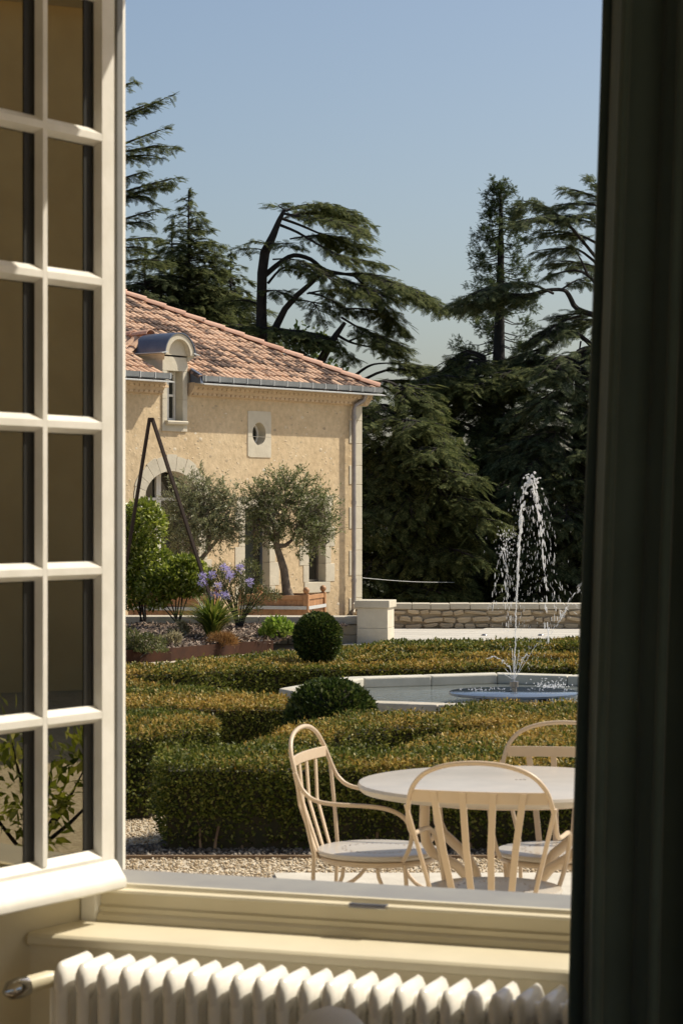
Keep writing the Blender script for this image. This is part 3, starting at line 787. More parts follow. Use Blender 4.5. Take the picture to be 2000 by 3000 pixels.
# room shell
struct(wbuild(MB().box(-3.0, 5.0, -7.5, -0.20, -0.10, 0.02), 'floor', M_floor))
struct(wbuild(MB().box(-3.2, 5.2, -7.7, 0.30, 3.45, 3.55), 'ceiling', M_wall))
struct(wbuild(MB().box(-3.2, -3.0, -7.6, -0.5, -0.1, 3.45), 'wall_left', M_wall))
struct(wbuild(MB().box(5.0, 5.2, -7.6, -5.8, -0.1, 3.45).box(5.0, 5.2, -2.2, -0.5, -0.1, 3.45).box(5.0, 5.2, -5.799, -2.201, -0.1, 0.3).box(5.0, 5.2, -5.799, -2.201, 3.1, 3.45), 'wall_right', M_wall))  # wide opening added out of view so sun bounces into the room
bw = MB(); xs_ = [-3.2,-2.8,-0.8,-0.2,1.8,2.4,4.4,5.2]  # unseen openings in the back wall, added for more sky light indoors
for i in range(7):
    if i % 2 == 0: bw.box(xs_[i], xs_[i+1], -7.8, -7.6, -0.1, 3.45)
    else: bw.box(xs_[i]+0.0005, xs_[i+1]-0.0005, -7.8, -7.6, -0.1, 0.3); bw.box(xs_[i]+0.0005, xs_[i+1]-0.0005, -7.8, -7.6, 3.1, 3.45)
struct(wbuild(bw, 'wall_back', M_wall))
win_wall = MB()
win_wall.prism([(-3.2,-0.50),(-0.20,-0.50),(UL,-0.05),(UL,0.06),(-0.09,0.09),(-0.20,0.34),(-3.2,0.34)], -0.1, 3.45)
win_wall.prism([(2.0,-0.50),(2.0,0.34),(UR+0.20,0.34),(UR+0.0,0.07),(UR,-0.05),(UR+0.14,-0.50)], -0.1, 3.45)
win_wall.box(4.5, 5.2, -0.5, 0.34, -0.1, 3.45); win_wall.box(2.0, 4.5, -0.5, 0.34, 3.15, 3.449); win_wall.box(2.0, 4.5, -0.3, 0.34, -0.1, 0.30)  # second front opening, hidden by the curtain, added to brighten the interior
win_wall.box(UL-0.2, UR+0.25, -0.06, 0.34, ZT, 3.449)
win_wall.box(UL-0.2, UR+0.25, -0.19, 0.34, -0.1, 0.74)
struct(wbuild(win_wall, 'wall_front', M_wall))
# exterior stone jamb: rough blocks
jb = WI('window_surround'); tag(jb, 'rough pale limestone jamb outside the open window', 'window surround')
z = 0.70; random.seed(8)
while z < 3.3:
    h = random.uniform(0.26,0.40)
    bm_ = MB(); N = 6
    for iz in range(N+1):
        zz = z + h*iz/N
        e = random.uniform(-0.004,0.003)
        bm_.v += [(-0.052+e, 0.062, zz), (-0.060+e*0.8+random.uniform(-.003,.002), 0.09, zz), (-0.15, 0.30, zz), (-0.30, 0.345, zz), (-0.30, 0.062, zz)]
    for iz in range(N):
        for k in range(5): bm_.f.append((iz*5+k, iz*5+(k+1)%5, (iz+1)*5+(k+1)%5, (iz+1)*5+k))
    bm_.f += [(4,3,2,1,0), tuple(range(N*5,N*5+5))]
    bm_.build('jamb_block', M_lime, jb); z += h + 0.002
MB().box(-0.16, UR+0.1, 0.035, 0.23, 0.780, 0.833).build('stone_sill', pm('grey_sill', (0.29,0.28,0.25), (0.24,0.23,0.215), 6, 0.4, 0.1, 60, 0.002), jb, bevel=0.006)
# fixed frame
fr = WI('window_frame'); tag(fr, 'cream painted fixed window frame with stepped bottom rail above the radiator', 'window frame')
MB().box(-0.066, -0.030, -0.050, 0.055, 0.742, ZT-0.004).build('frame_post', M_white, fr, bevel=0.004)
MB().box(-0.030, -0.012, -0.006, 0.058, 0.86, ZT-0.004).build('frame_rebate', M_white, fr, bevel=0.003)
MB().box(-0.0118, -0.006, 0.004, 0.030, 0.86, ZT-0.004).build('groove_strip', pm('groove_grey', (0.17,0.17,0.16), (0.14,0.14,0.135), 9, 0.6), fr)  # flat grey strip drawn in place of the frame groove
MB().box(UR-0.05, UR-0.002, -0.050, 0.055, 0.742, ZT-0.004).build('frame_post', M_white, fr, bevel=0.004)
MB().box(-0.0295, UR-0.0505, -0.045, 0.03, ZT-0.07, ZT-0.005).build('head_rail', M_cream, fr, bevel=0.004)
MB().extr([(0.030,0.742),(0.030,0.838),(0.004,0.840),(-0.002,0.832),(-0.022,0.830),(-0.026,0.825),(-0.026,0.800),(-0.034,0.796),(-0.034,0.787),(-0.045,0.781),(-0.049,0.772),(-0.049,0.742)], -0.0295, UR-0.0505).build('bottom_rail', M_cream, fr)
MB().box(0.52, 0.60, -0.030, -0.012, 0.824, 0.834).build('catch_plate', M_chrome, fr, bevel=0.002)
# window board
bd = wbuild(MB().extr([(-0.050,0.741),(-0.050,0.768),(-0.205,0.766),(-0.214,0.760),(-0.214,0.745),(-0.205,0.741)], -0.105, UR+0.04), 'window_board', M_cream, bevel=0.002)
tag(bd, 'cream painted window board between the frame and the radiator', 'window board')

# ------------------------------------------------------------------ open casement (exterior face towards us)
SR = WT - math.radians(102.5)
hx = WO + Vector((math.cos(WT)*-0.020 - math.sin(WT)*-0.02, math.sin(WT)*-0.020 + math.cos(WT)*-0.02, 0))
sash = empty('casement', hx, SR); tag(sash, 'open white glazed casement with small panes hinged on the left jamb', 'casement window')
SW, PW, MW, ST = 0.47, 0.176, 0.014, 0.040
zb, zp, NP = 0.907, 0.2993, 7
ztop = zb + NP*zp
def vbar(x0, x1, z0, z1, name, ch0, ch1):
    """bar with exterior face at y .02, chamfers (ch0 at x0 side, ch1 at x1 side) down to the glass"""
    p = [(x0-ch0, 0.003), (x0, 0.020), (x1, 0.020), (x1+ch1, 0.003)]
    m = MB(); n = 4
    m.add([(a, b, z0) for a, b in p] + [(a, b, z1) for a, b in p], [tuple(range(n)), tuple(range(2*n-1,n-1,-1))] + [(i, n+i, n+(i+1)%n, (i+1)%n) for i in range(n)])
    return m
CH = 0.006
MB().box(0, ST, -0.034, 0.002, zb-0.075, ztop+0.06).build('stile', M_white, sash)
vbar(0.0, ST, zb-0.075, ztop+0.06, 'stile', 0, CH).build('stile', M_white, sash)
xs2 = [ST, ST+PW, ST+PW+MW, ST+2*PW+MW]
MB().box(xs2[3], SW, -0.034, 0.020, zb-0.075, ztop+0.06).build('stile', M_white, sash, bevel=0.003)
vbar(xs2[1], xs2[2], zb, ztop, 'muntin', CH, CH).build('muntin', M_white, sash)
MB().box(xs2[1]+0.001, xs2[2]-0.001, -0.034, 0.002, zb, ztop).build('muntin_back', M_black, sash)
for a in (ST+0.006, xs2[2]+0.006): MB().box(a, a+0.030, -0.0008, 0.0008, zb+0.013, ztop).build('pane_strip', M_black, sash)  # flat black strip along the hinge side of each pane
MB().box(0.0405, xs2[3], -0.034, 0.020, ztop, ztop+0.058).build('top_rail', M_white, sash)
for k in range(1, NP):
    zc = zb + zp*k - 0.007
    for a, b in ((xs2[0], xs2[1]), (xs2[2], xs2[3])):
        MB().extr([(0.003, zc-0.017), (0.020, zc-0.007), (0.020, zc+0.007), (0.003, zc+0.019), (-0.002, zc+0.019), (-0.002, zc-0.017)], a-0.002, b+0.002).build('muntin', M_white, sash)
        MB().box(a+0.004, b-0.001, -0.033, -0.003, zc-0.007, zc+0.007).build('muntin_back', M_black, sash)
for k in range(NP):
    for a, b in ((xs2[0], xs2[1]), (xs2[2], xs2[3])):
        MB().box(a+0.0045, b-0.0015, -0.004, -0.001, zb+zp*k+0.013, zb+zp*(k+1)-0.026).build('pane', M_glass, sash)
MB().extr([(-0.034,zb-0.075),(-0.034,zb+0.002),(0.003,zb+0.012),(0.020,zb-0.004),(0.020,zb-0.075)], 0.0405, xs2[3]-0.0005).build('bottom_rail', M_white, sash)
wbp = [(0.0205,zb-0.016),(0.024,zb-0.011),(0.030,zb-0.014),(0.044,zb-0.034),(0.054,zb-0.047),(0.057,zb-0.056),(0.055,zb-0.066),(0.047,zb-0.071),(0.043,zb-0.066),(0.0205,zb-0.062)]
MB().extr(wbp, 0.004, SW-0.01).build('weather_bar', M_white, sash, True)

# ------------------------------------------------------------------ radiator
rad = WI('radiator'); tag(rad, 'cream enamelled column radiator under the window with thermostatic valve', 'radiator')
RP, RV0, RV1, RZ0, RZ1 = 0.0458, -0.262, -0.405, 0.14, 0.752
def rad_section():
    m = MB(); r = 0.0125; c = 4
    vsn = [RV0-0.014 + (RV1-RV0+0.028)*i/(c-1) for i in range(c)]
    for v in vsn:
        m.tube([(0,v,RZ0+0.03),(0,v,RZ0+0.2),(0,v,RZ1-0.05)], [0.013,0.0125,0.013], 10, False)
    for z, sg in ((RZ1-0.033, 1), (RZ0+0.033, -1)):
        # header: rounded flat bar running front to back, tapering into the columns
        n = 12; o = len(m.v); st = [RV0+0.004, RV0-0.004, RV0-0.016, RV1+0.016, RV1+0.004, RV1-0.004]; sc = [0.45,0.80,1.0,1.0,0.80,0.45]
        for v, q in zip(st, sc):
            for k in range(n):
                t = 2*math.pi*k/n
                m.v.append((0.0148*q*math.cos(t), v, z + 0.034*q*math.sin(t)*(1.0 if math.sin(t)*sg > 0 else 1.25)))
        for i in range(len(st)-1):
            for k in range(n):
                k2 = (k+1) % n; m.f.append((o+i*n+k, o+(i+1)*n+k, o+(i+1)*n+k2, o+i*n+k2))
        m.f.append(tuple(o+k for k in range(n))); m.f.append(tuple(o+(len(st)-1)*n+k for k in range(n-1,-1,-1)))
    return m
rme = rad_section().mesh('section'); rme.materials.append(M_rad); rme.shade_smooth(); rme.set_sharp_from_angle(angle=math.radians(60))
U0 = 0.062
for k in range(27):
    link('section', rme, None, rad, loc=(U0 + RP*k, 0, 0))
for z in (RZ1-0.04, RZ0+0.04):
    MB().tube([(U0,-0.335,z),(U0+RP*26,-0.335,z)], 0.019, 12).build('connecting_tube', M_rad, rad, True)
for uu in (U0+RP*2, U0+RP*23): MB().box(uu-0.012, uu+0.012, -0.38, -0.28, 0.02, RZ0+0.03).build('foot', M_rad, rad)
MB().tube([(U0-0.01,-0.335,RZ1-0.045),(U0-0.05,-0.335,RZ1-0.045)], 0.012, 12).build('valve_body', M_chrome, rad, True)
MB().tube([(U0-0.045,-0.335,RZ1-0.045),(U0-0.045,-0.335,0.4),(U0-0.045,-0.335,0.02)], 0.008, 8).build('supply_pipe', M_rad, rad, True)
MB().tube([(U0-0.042,-0.335,RZ1-0.045),(U0-0.05,-0.345,RZ1-0.046),(U0-0.075,-0.385,RZ1-0.052)], [0.014,0.017,0.018], 14).build('valve_head', pm('ivory_plastic', (0.70,0.64,0.47), (0.66,0.60,0.44), 9, 0.35), rad, True)
MB().tube([(U0-0.0752,-0.3853,RZ1-0.052),(U0-0.086,-0.402,RZ1-0.055),(U0-0.097,-0.420,RZ1-0.058),(U0-0.103,-0.430,RZ1-0.060)], [0.019,0.021,0.018,0.006], 14).build('valve_cap', M_chrome, rad, True)

# ------------------------------------------------------------------ curtain
def curtain():
    m = MB(); nu, nz = 150, 44
    for iz in range(nz+1):
        z = 0.03 + (3.32-0.03)*iz/nz
        fl = (2.0-z)*0.021 + 0.012*math.sin(z*1.7)
        for iu in range(nu+1):
            t = iu/nu
            u = 1.150 - fl*(1-0.6*t) + 0.62*t
            ph = t*0.62/0.090*2*math.pi
            amp = 0.052 + 0.014*math.sin(t*17+1) 
            v = -0.60 + amp*math.sin(ph + 0.35*math.sin(z*0.8)) + 0.012*math.sin(ph*0.5+z*1.1)
            u += 0.014*math.sin(2*ph+0.4)
            m.v.append((u, v, z))
    k = nu+1
    for iz in range(nz):
        for iu in range(nu): m.f.append((iz*k+iu, iz*k+iu+1, (iz+1)*k+iu+1, (iz+1)*k+iu))
    return m
cu = curtain().build('curtain', M_curtain, None, 75, loc=WO, rz=WT)
sol = cu.modifiers.new('thick', 'SOLIDIFY'); sol.thickness = 0.006
tag(cu, 'heavy dark green curtain hanging in folds at the right of the window', 'curtain')
rod = wbuild(MB().tube([(-0.6,-0.60,3.34),(1.9,-0.60,3.34)], 0.014, 10), 'curtain_rod', M_iron, smooth=True)
tag(rod, 'dark metal curtain rod above the window', 'curtain rod')

# ------------------------------------------------------------------ upholstered chair, only the top of its back in view
ac = empty('easy_chair', (0.015, 3.62, 0.02), math.radians(8)); tag(ac, 'pale upholstered easy chair, rounded top of its back in front of the radiator', 'armchair')
m = MB(); prof = [(0.055*math.cos(t)*(1.0), 0.055*math.sin(t)) for t in [math.pi*i/12 for i in range(13)]]
sec = [(-0.075,0.0),(-0.075,0.30)] 
outl = [(0.085,0.36),(0.085,0.64),(0.080,0.700),(0.062,0.742),(0.034,0.769),(0.0,0.778),(-0.034,0.769),(-0.062,0.742),(-0.080,0.700),(-0.085,0.64),(-0.085,0.36)]
m.extr(outl, -0.28, 0.28, 'y').build('backrest', M_fabric, ac, True, bevel=0.03)
MB().box(0.088, 0.55, -0.28, 0.28, 0.27, 0.44).build('seat', M_fabric, ac, bevel=0.04)
for x in (-0.04, 0.5):
    for y in (-0.24, 0.24): MB().tube([(x,y,0.0),(x,y,0.15),(x,y,0.36 if x < 0 else 0.27)], [0.012,0.016,0.018], 8).build('leg', M_iron, ac, True)

# ================================================================== GARDEN FURNITURE
M_perf = pm('seat_perforations', (0.30,0.22,0.16), (0.26,0.19,0.14), 9, 0.7)
def chair_parts(root):
    r = 0.0074
    half = [(0.13,0.180,0.445),(0.155,0.192,0.49),(0.165,0.203,0.545),(0.145,0.213,0.592),(0.095,0.220,0.620),(0.02,0.222,0.630),(-0.10,0.222,0.633),(-0.165,0.222,0.645),(-0.203,0.222,0.675),(-0.222,0.220,0.710),(-0.236,0.214,0.748),(-0.250,0.200,0.790),(-0.261,0.168,0.828),(-0.267,0.122,0.851),(-0.269,0.065,0.864),(-0.270,0.0,0.868)]
    pts = half + [(x,-y,z) for x,y,z in half[-2::-1]]
    def smooth_path(p, n=3):
        p = [Vector(q) for q in p]; out = []
        for i in range(len(p)-1):
            a, b, c, d = p[max(i-1,0)], p[i], p[i+1], p[min(i+2,len(p)-1)]
            for k in range(n):
                t = k/n; out.append(0.5*((2*b)+(c-a)*t+(2*a-5*b+4*c-d)*t*t+(3*b-a-3*c+d)*t**3))
        out.append(p[-1]); return out
    MB().tube(smooth_path(pts), r, 10).build('arm_hoop', M_metalp, root, True)
    # top rail: curved flat bar
    m = MB(); n = 10
    for i in range(n+1):
        t = -1+2*i/n; y = 0.205*t; x = -0.243 - 0.022*(1-t*t)
        for dx, dz in ((-0.004,-0.018),(0.004,-0.018),(0.004,0.018),(-0.004,0.018)): m.v.append((x+dx, y, 0.765+dz))
    for i in range(n):
        for k in range(4): m.f.append((i*4+k, i*4+(k+1)%4, (i+1)*4+(k+1)%4, (i+1)*4+k))
    m.f += [(3,2,1,0), tuple(n*4+k for k in range(4))]
    m.build('back_rail', M_metalp, root, bevel=0.002)
    for yt, yb in ((-0.135,-0.083),(-0.046,-0.028),(0.046,0.028),(0.135,0.083)):
        t = yt/0.205; xt = -0.243-0.022*(1-t*t)-0.006; xb = -0.20 + 0.012*abs(yb)/0.083
        m = MB(); h = 0.010
        A = [(xt,yt,0.78),(xt+0.03*0.5,yt+(yb-yt)*0.5,0.61),(xb,yb,0.43)]
        for x,y,z in A:
            for dx, dy in ((-0.003,-h),(0.003,-h),(0.003,h),(-0.003,h)): m.v.append((x+dx,y+dy,z))
        for i in range(2):
            for k in range(4): m.f.append((i*4+k, i*4+(k+1)%4, (i+1)*4+(k+1)%4, (i+1)*4+k))
        m.f += [(3,2,1,0), (8,9,10,11)]
        m.build('back_slat', M_metalp, root)
    MB().lathe([(0.150,0.440),(0.196,0.440),(0.207,0.444),(0.210,0.452),(0.207,0.459),(0.200,0.461),(0.12,0.459),(0.001,0.458)], (0,0,0), 40).build('seat', M_metalt, root, True)
    pf = MB()
    for i in range(44):
        a = 2*math.pi*i/44; pf.lathe([(0.0030,0.0),(0.0030,0.0006)], ((0.112+0.010*(i%2))*math.cos(a), (0.112+0.010*(i%2))*math.sin(a), 0.4605), 6)
    pf.build('perforations', M_perf, root)['kind'] = 'stuff'
    rim = [(0.19*math.cos(2*math.pi*i/32), 0.19*math.sin(2*math.pi*i/32), 0.429) for i in range(33)]
    MB().tube(rim, 0.010, 8, False).build('seat_ring', M_metalp, root, True)
    for s in (-1,1):
        MB().tube([(-0.232,s*0.224,0.735),(-0.205,s*0.185,0.58),(-0.185,s*0.152,0.45),(-0.19,s*0.150,0.3),(-0.225,s*0.165,0.013)], r*0.95, 8).build('leg', M_metalp, root, True)
        MB().tube([(0.13,s*0.150,0.43),(0.145,s*0.158,0.25),(0.175,s*0.175,0.013)], r, 8).build('leg', M_metalp, root, True)
        arc = [(-0.185+0.11*math.sin(math.pi/2*i/6), s*(0.152+0.028*i/6), 0.30+0.115*(1-math.cos(math.pi/2*i/6))**0.9) for i in range(7)]
        MB().tube([(-0.188,s*0.152,0.27)]+arc, 0.007, 8).build('brace', M_metalp, root, True)
        arc = [(0.142-0.10*math.sin(math.pi/2*i/6), s*(0.156+0.02*i/6), 0.30+0.115*(1-math.cos(math.pi/2*i/6))**0.9) for i in range(7)]
        MB().tube([(0.147,s*0.158,0.27)]+arc, 0.007, 8).build('brace', M_metalp, root, True)
def copy_thing(src, loc, rz, label):
    r = src.copy(); COL.objects.link(r); r.location = loc; r.rotation_euler = (0,0,rz); r['label'] = label
    for ch in list(src.children):
        c = ch.copy(); COL.objects.link(c); c.parent = r
    return r
def face(dx, dy): return math.atan2(dy, dx)
ch1 = empty('garden_armchair', (0.125, 7.93, 0.012), face(0.965,-0.26)); chair_parts(ch1)
tag(ch1, 'beige metal garden armchair standing side-on with its back away from the table', 'chair', 'garden armchairs round the table')
copy_thing(ch1, (0.465, 7.10, 0.012), face(0.24,0.97), 'beige metal garden armchair nearest the window, its back turned to us')
copy_thing(ch1, (0.735, 7.90, 0.012), face(-0.20,-0.98), 'beige metal garden armchair behind the table facing the window, partly hidden by the curtain')
tb = empty('garden_table', (0.535, 7.54, 0.012)); tag(tb, 'round pale metal garden table with curved legs', 'table')
MB().lathe([(0.001,0.700),(0.455,0.700),(0.472,0.703),(0.482,0.712),(0.484,0.722),(0.479,0.731),(0.465,0.734),(0.001,0.735)], (0,0,0), 64).build('table_top', M_metalt, tb, True)
for k in range(3): MB().box(0.030+0.013*k, 0.039+0.013*k, 0.028, 0.033, 0.7352, 0.7358).build('maker_mark', M_iron, tb)
for k in range(4):
    a = math.radians(38 + 90*k); c, s = math.cos(a), math.sin(a)
    path = [(0.345,0.699),(0.348,0.62),(0.340,0.565),(0.315,0.530),(0.27,0.508),(0.21,0.478),(0.155,0.425),(0.125,0.35),(0.12,0.27),(0.14,0.17),(0.20,0.07),(0.27,0.012)]
    MB().tube([(p*c, p*s, z) for p, z in path], 0.0165, 12).build('leg', M_metalp, tb, True)
for z, rr in ((0.35,0.11),(0.69,0.345)):
    MB().tube([(rr*math.cos(2*math.pi*i/24), rr*math.sin(2*math.pi*i/24), z) for i in range(25)], 0.008, 8, False).build('ring_brace', M_metalp, tb, True)
# ================================================================== HEDGES
def poly_area(p):
    return 0.5*sum(p[i][0]*p[(i+1)%len(p)][1]-p[(i+1)%len(p)][0]*p[i][1] for i in range(len(p)))
def inside(px, py, poly):
    c = np.zeros(len(px), bool); n = len(poly)
    for i in range(n):
        x0,y0 = poly[i]; x1,y1 = poly[(i+1)%n]
        cond = ((y0 > py) != (y1 > py))
        xi = (x1-x0)*(py-y0)/((y1-y0) if abs(y1-y0) > 1e-9 else 1e-9)+x0
        c ^= cond & (px < xi)
    return c
def fbm2(x, y, seed, sc):
    r = np.random.default_rng(seed); out = np.zeros_like(x)
    for k in range(5):
        a = r.uniform(0,6.28); f = sc*(1.7**k)*r.uniform(0.7,1.3); out += np.sin((x*math.cos(a)+y*math.sin(a))*f + r.uniform(0,6.28))/(1.35**k)
    return out/2.2
def hedge(label, outline_px, h, leaf, dens, brown=0.5, seed=1, stems=0, gap=0.03, mat=None):
    """outline_px: pixels of the top surface outline"""
    leaf *= 0.76; dens *= 1.75
    poly = [G(x, y, h) for x, y in outline_px]; poly = [(p.x, p.y) for p in poly]
    if poly_area(poly) < 0: poly = poly[::-1]
    cx = sum(p[0] for p in poly)/len(poly); cy = sum(p[1] for p in poly)/len(poly)
    zb = gz(cy); H = empty('box_hedge', (cx, cy, zb)); tag(H, label, 'hedge', 'clipped box hedges of the parterre')
    loc = [(p[0]-cx, p[1]-cy) for p in poly]
    # dark twiggy inside, inset
    n = len(loc); ins = []
    for i in range(n):
        p0, p1, p2 = Vector(loc[i-1]), Vector(loc[i]), Vector(loc[(i+1)%n])
        d1, d2 = (p1-p0).normalized(), (p2-p1).normalized(); nn = Vector((-(d1.y+d2.y), d1.x+d2.x))
        nn = nn.normalized() if nn.length > 1e-6 else Vector((-d1.y,d1.x))
        ins.append(p1 + nn*0.05)
    m = MB(); zlo = 0.0
    m.prism([(p.x,p.y) for p in ins], zlo, h-0.045); m.build('twigs', M_core, H)
    # leaves: top and sides
    r = np.random.default_rng(seed)
    xs = np.array([p[0] for p in loc]); ysa = np.array([p[1] for p in loc])
    A = abs(poly_area(loc)); nt_ = int(A*dens)
    qx = r.uniform(xs.min(), xs.max(), nt_*6); qy = r.uniform(ysa.min(), ysa.max(), nt_*6)
    k = inside(qx, qy, loc); qx, qy = qx[k][:nt_], qy[k][:nt_]
    wav = fbm2(qx+cx, qy+cy, 99, 9.0)*0.012 + fbm2(qx+cx, qy+cy, 98, 3.0)*0.014
    top = np.stack([qx, qy, np.full(len(qx), h) + wav + r.normal(0,0.014,len(qx)) - leaf*0.7], axis=1)
    tn = np.tile(np.array([0,0,1.0]), (len(qx),1))
    pos = [top]; nor = [tn]; istop = [np.ones(len(qx))]
    for i in range(n):
        a, b = Vector(loc[i]), Vector(loc[(i+1)%n]); L = (b-a).length; d = (b-a).normalized(); no = np.array([d.y,-d.x,0])
        wc = Vector((cx,cy)) + (a+b)/2
        facing = -(no[0]*wc.x + no[1]*wc.y)/wc.length       # facing the house?
        ns = int(L*h*dens*(1.25 if facing > -0.2 else 0.25))
        if ns < 1: continue
        t = r.uniform(0,1,ns); zz = gap + (h-gap)*r.uniform(0,1,ns)**0.85
        P0 = np.stack([a.x+(b.x-a.x)*t, a.y+(b.y-a.y)*t, zz], axis=1)
        bulge = fbm2(t*L*1.0+seed, zz*1.0, 97, 7.0)*0.018 + r.normal(0,0.014,ns) - leaf*0.6 - 0.03*np.clip((0.12-zz)/0.12,0,1)
        P0 += no*bulge[:,None]
        kp = (zz > 0.17) | (r.uniform(0,1,ns) < 0.5) if stems else np.ones(ns, bool)
        P0, zz, t = P0[kp], zz[kp], t[kp]; ns = len(P0)
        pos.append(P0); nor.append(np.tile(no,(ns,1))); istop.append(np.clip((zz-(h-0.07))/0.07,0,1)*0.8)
    pos = np.concatenate(pos); nor = np.concatenate(nor); it = np.concatenate(istop)
    N = len(pos)
    D = unit(nor*0.45 + r.normal(0,0.7,(N,3)) + np.array([0,0,0.25])); Nn = unit(nor*1.0 + r.normal(0,0.6,(N,3)) + np.array([0,0,0.35]))
    bz = fbm2(pos[:,0]+cx, pos[:,1]+cy, 55, 2.2)*0.55 + r.normal(0,0.30,N)
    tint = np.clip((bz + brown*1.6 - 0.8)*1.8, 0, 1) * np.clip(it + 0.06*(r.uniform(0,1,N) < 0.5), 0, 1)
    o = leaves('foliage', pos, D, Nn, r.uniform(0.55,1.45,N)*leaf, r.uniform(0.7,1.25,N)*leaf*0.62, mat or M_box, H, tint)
    o['kind'] = 'stuff'
    random.seed(seed)
    for k in range(stems):
        e = random.uniform(0.08,0.92)
        a, b = Vector(loc[stem_edge[0]]), Vector(loc[stem_edge[1]]); p = a.lerp(b, (k+random.uniform(-0.6,1.4))/stems)
        no = Vector(((b-a).y, -(b-a).x)).normalized()
        p = p + no*random.uniform(-0.03,0.012)
        pts = [(p.x, p.y, 0.0)]; 
        lx = random.uniform(-0.03,0.03)
        for j in range(1,5): pts.append((p.x+lx*j*0.5+random.uniform(-.015,.015), p.y-no.y*0.02*j+random.uniform(-.015,.01), 0.06*j))
        MB().tube(pts, [q*random.uniform(0.5,1.0) for q in (0.011,0.010,0.008,0.006,0.004)], 6).build('stem', M_twig, H, True)
    return H
stem_edge = (0, 1)
HH = 0.43
stem_edge = (5, 6)
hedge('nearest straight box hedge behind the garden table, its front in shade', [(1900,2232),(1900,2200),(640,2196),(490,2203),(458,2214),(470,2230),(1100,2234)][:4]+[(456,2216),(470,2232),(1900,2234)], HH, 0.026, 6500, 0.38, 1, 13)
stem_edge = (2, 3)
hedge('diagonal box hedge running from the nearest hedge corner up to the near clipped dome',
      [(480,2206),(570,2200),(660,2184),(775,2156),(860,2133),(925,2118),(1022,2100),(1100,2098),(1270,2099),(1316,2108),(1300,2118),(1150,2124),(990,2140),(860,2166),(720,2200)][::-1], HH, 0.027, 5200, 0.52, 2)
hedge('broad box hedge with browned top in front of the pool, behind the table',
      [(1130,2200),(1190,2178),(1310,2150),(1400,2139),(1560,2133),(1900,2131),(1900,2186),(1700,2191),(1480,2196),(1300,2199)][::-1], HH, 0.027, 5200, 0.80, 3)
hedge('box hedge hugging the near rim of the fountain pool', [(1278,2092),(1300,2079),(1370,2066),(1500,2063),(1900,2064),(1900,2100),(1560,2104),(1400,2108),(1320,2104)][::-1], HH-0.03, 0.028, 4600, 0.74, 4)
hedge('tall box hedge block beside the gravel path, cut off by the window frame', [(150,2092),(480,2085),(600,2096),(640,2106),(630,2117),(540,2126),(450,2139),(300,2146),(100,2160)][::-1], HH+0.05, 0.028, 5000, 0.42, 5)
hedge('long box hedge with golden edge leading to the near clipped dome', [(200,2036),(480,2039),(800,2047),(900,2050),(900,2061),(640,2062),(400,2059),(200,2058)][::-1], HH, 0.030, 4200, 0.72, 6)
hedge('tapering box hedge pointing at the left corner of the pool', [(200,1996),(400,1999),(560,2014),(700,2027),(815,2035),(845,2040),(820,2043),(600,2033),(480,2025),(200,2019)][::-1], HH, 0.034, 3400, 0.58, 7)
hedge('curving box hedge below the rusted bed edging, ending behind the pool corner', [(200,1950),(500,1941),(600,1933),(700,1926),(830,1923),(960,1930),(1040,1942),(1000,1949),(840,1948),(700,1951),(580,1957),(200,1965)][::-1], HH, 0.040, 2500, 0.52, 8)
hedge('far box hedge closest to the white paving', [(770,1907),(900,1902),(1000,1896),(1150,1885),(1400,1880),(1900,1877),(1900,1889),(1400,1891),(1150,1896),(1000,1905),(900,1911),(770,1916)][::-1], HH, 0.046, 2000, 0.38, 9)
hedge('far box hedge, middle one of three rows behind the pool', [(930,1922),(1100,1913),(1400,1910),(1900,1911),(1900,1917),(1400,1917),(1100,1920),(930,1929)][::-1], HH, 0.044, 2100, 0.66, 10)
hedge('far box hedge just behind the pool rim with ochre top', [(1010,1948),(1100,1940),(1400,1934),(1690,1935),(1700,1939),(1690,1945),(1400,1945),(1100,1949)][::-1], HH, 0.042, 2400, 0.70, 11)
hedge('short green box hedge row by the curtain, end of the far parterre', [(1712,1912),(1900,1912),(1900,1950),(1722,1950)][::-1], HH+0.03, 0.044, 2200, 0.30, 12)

# ------------------------------------------------------------------ clipped topiary
def topiary(label, c, rx, rzu, rzd, leaf, n, zb, seed, stem=True):
    T = empty('box_topiary', (c.x, c.y, zb)); tag(T, label, 'topiary')
    r = np.random.default_rng(seed); d = unit(r.normal(size=(n,3))); cz = c.z - zb
    def sh(d):
        R = np.where(d[:,2] > 0, rzu, rzd)
        q = np.stack([d[:,0]*rx, d[:,1]*rx, d[:,2]*R], axis=1)
        q[:,:2] *= (1 - 0.12*np.clip(-d[:,2],0,1))[:,None]
        return q
    pos = sh(d)*(1 + r.normal(0,0.025,n) + fbm2(d[:,0]*3+seed, d[:,2]*3, seed, 2.0)*0.02)[:,None]; pos[:,2] += cz
    k = pos[:,2] > 0.01; pos, d = pos[k], d[k]; N = len(pos); pos -= d*leaf*0.5
    D = unit(d*0.9 + r.normal(0,0.6,(N,3)) + np.array([0,0,0.4])); Nn = unit(d*0.8 + r.normal(0,0.6,(N,3)))
    o = leaves('foliage', pos, D, Nn, r.uniform(0.7,1.3,N)*leaf, r.uniform(0.7,1.2,N)*leaf*0.6, M_boxd, T); o['kind'] = 'stuff'
    m = MB(); K_ = 14; prof = [(max(0.003,math.sin(math.pi*i/10)*rx*0.88), (-math.cos(math.pi*i/10))*(rzd if i < 5 else rzu)*0.88) for i in range(11)]
    m.lathe(prof, (0,0,cz), K_).build('twigs', M_core, T, True)
    if stem: MB().tube([(0,0,0),(0.01,0,cz*0.5),(0,0,cz)], 0.025, 8).build('stem', M_twig, T, True)
q = P(930, 1866, 21.4); topiary('clipped box ball standing before the square stone pier', q, 0.218, 0.222, 0.28, 0.036, 6500, gz(21.4), 31)
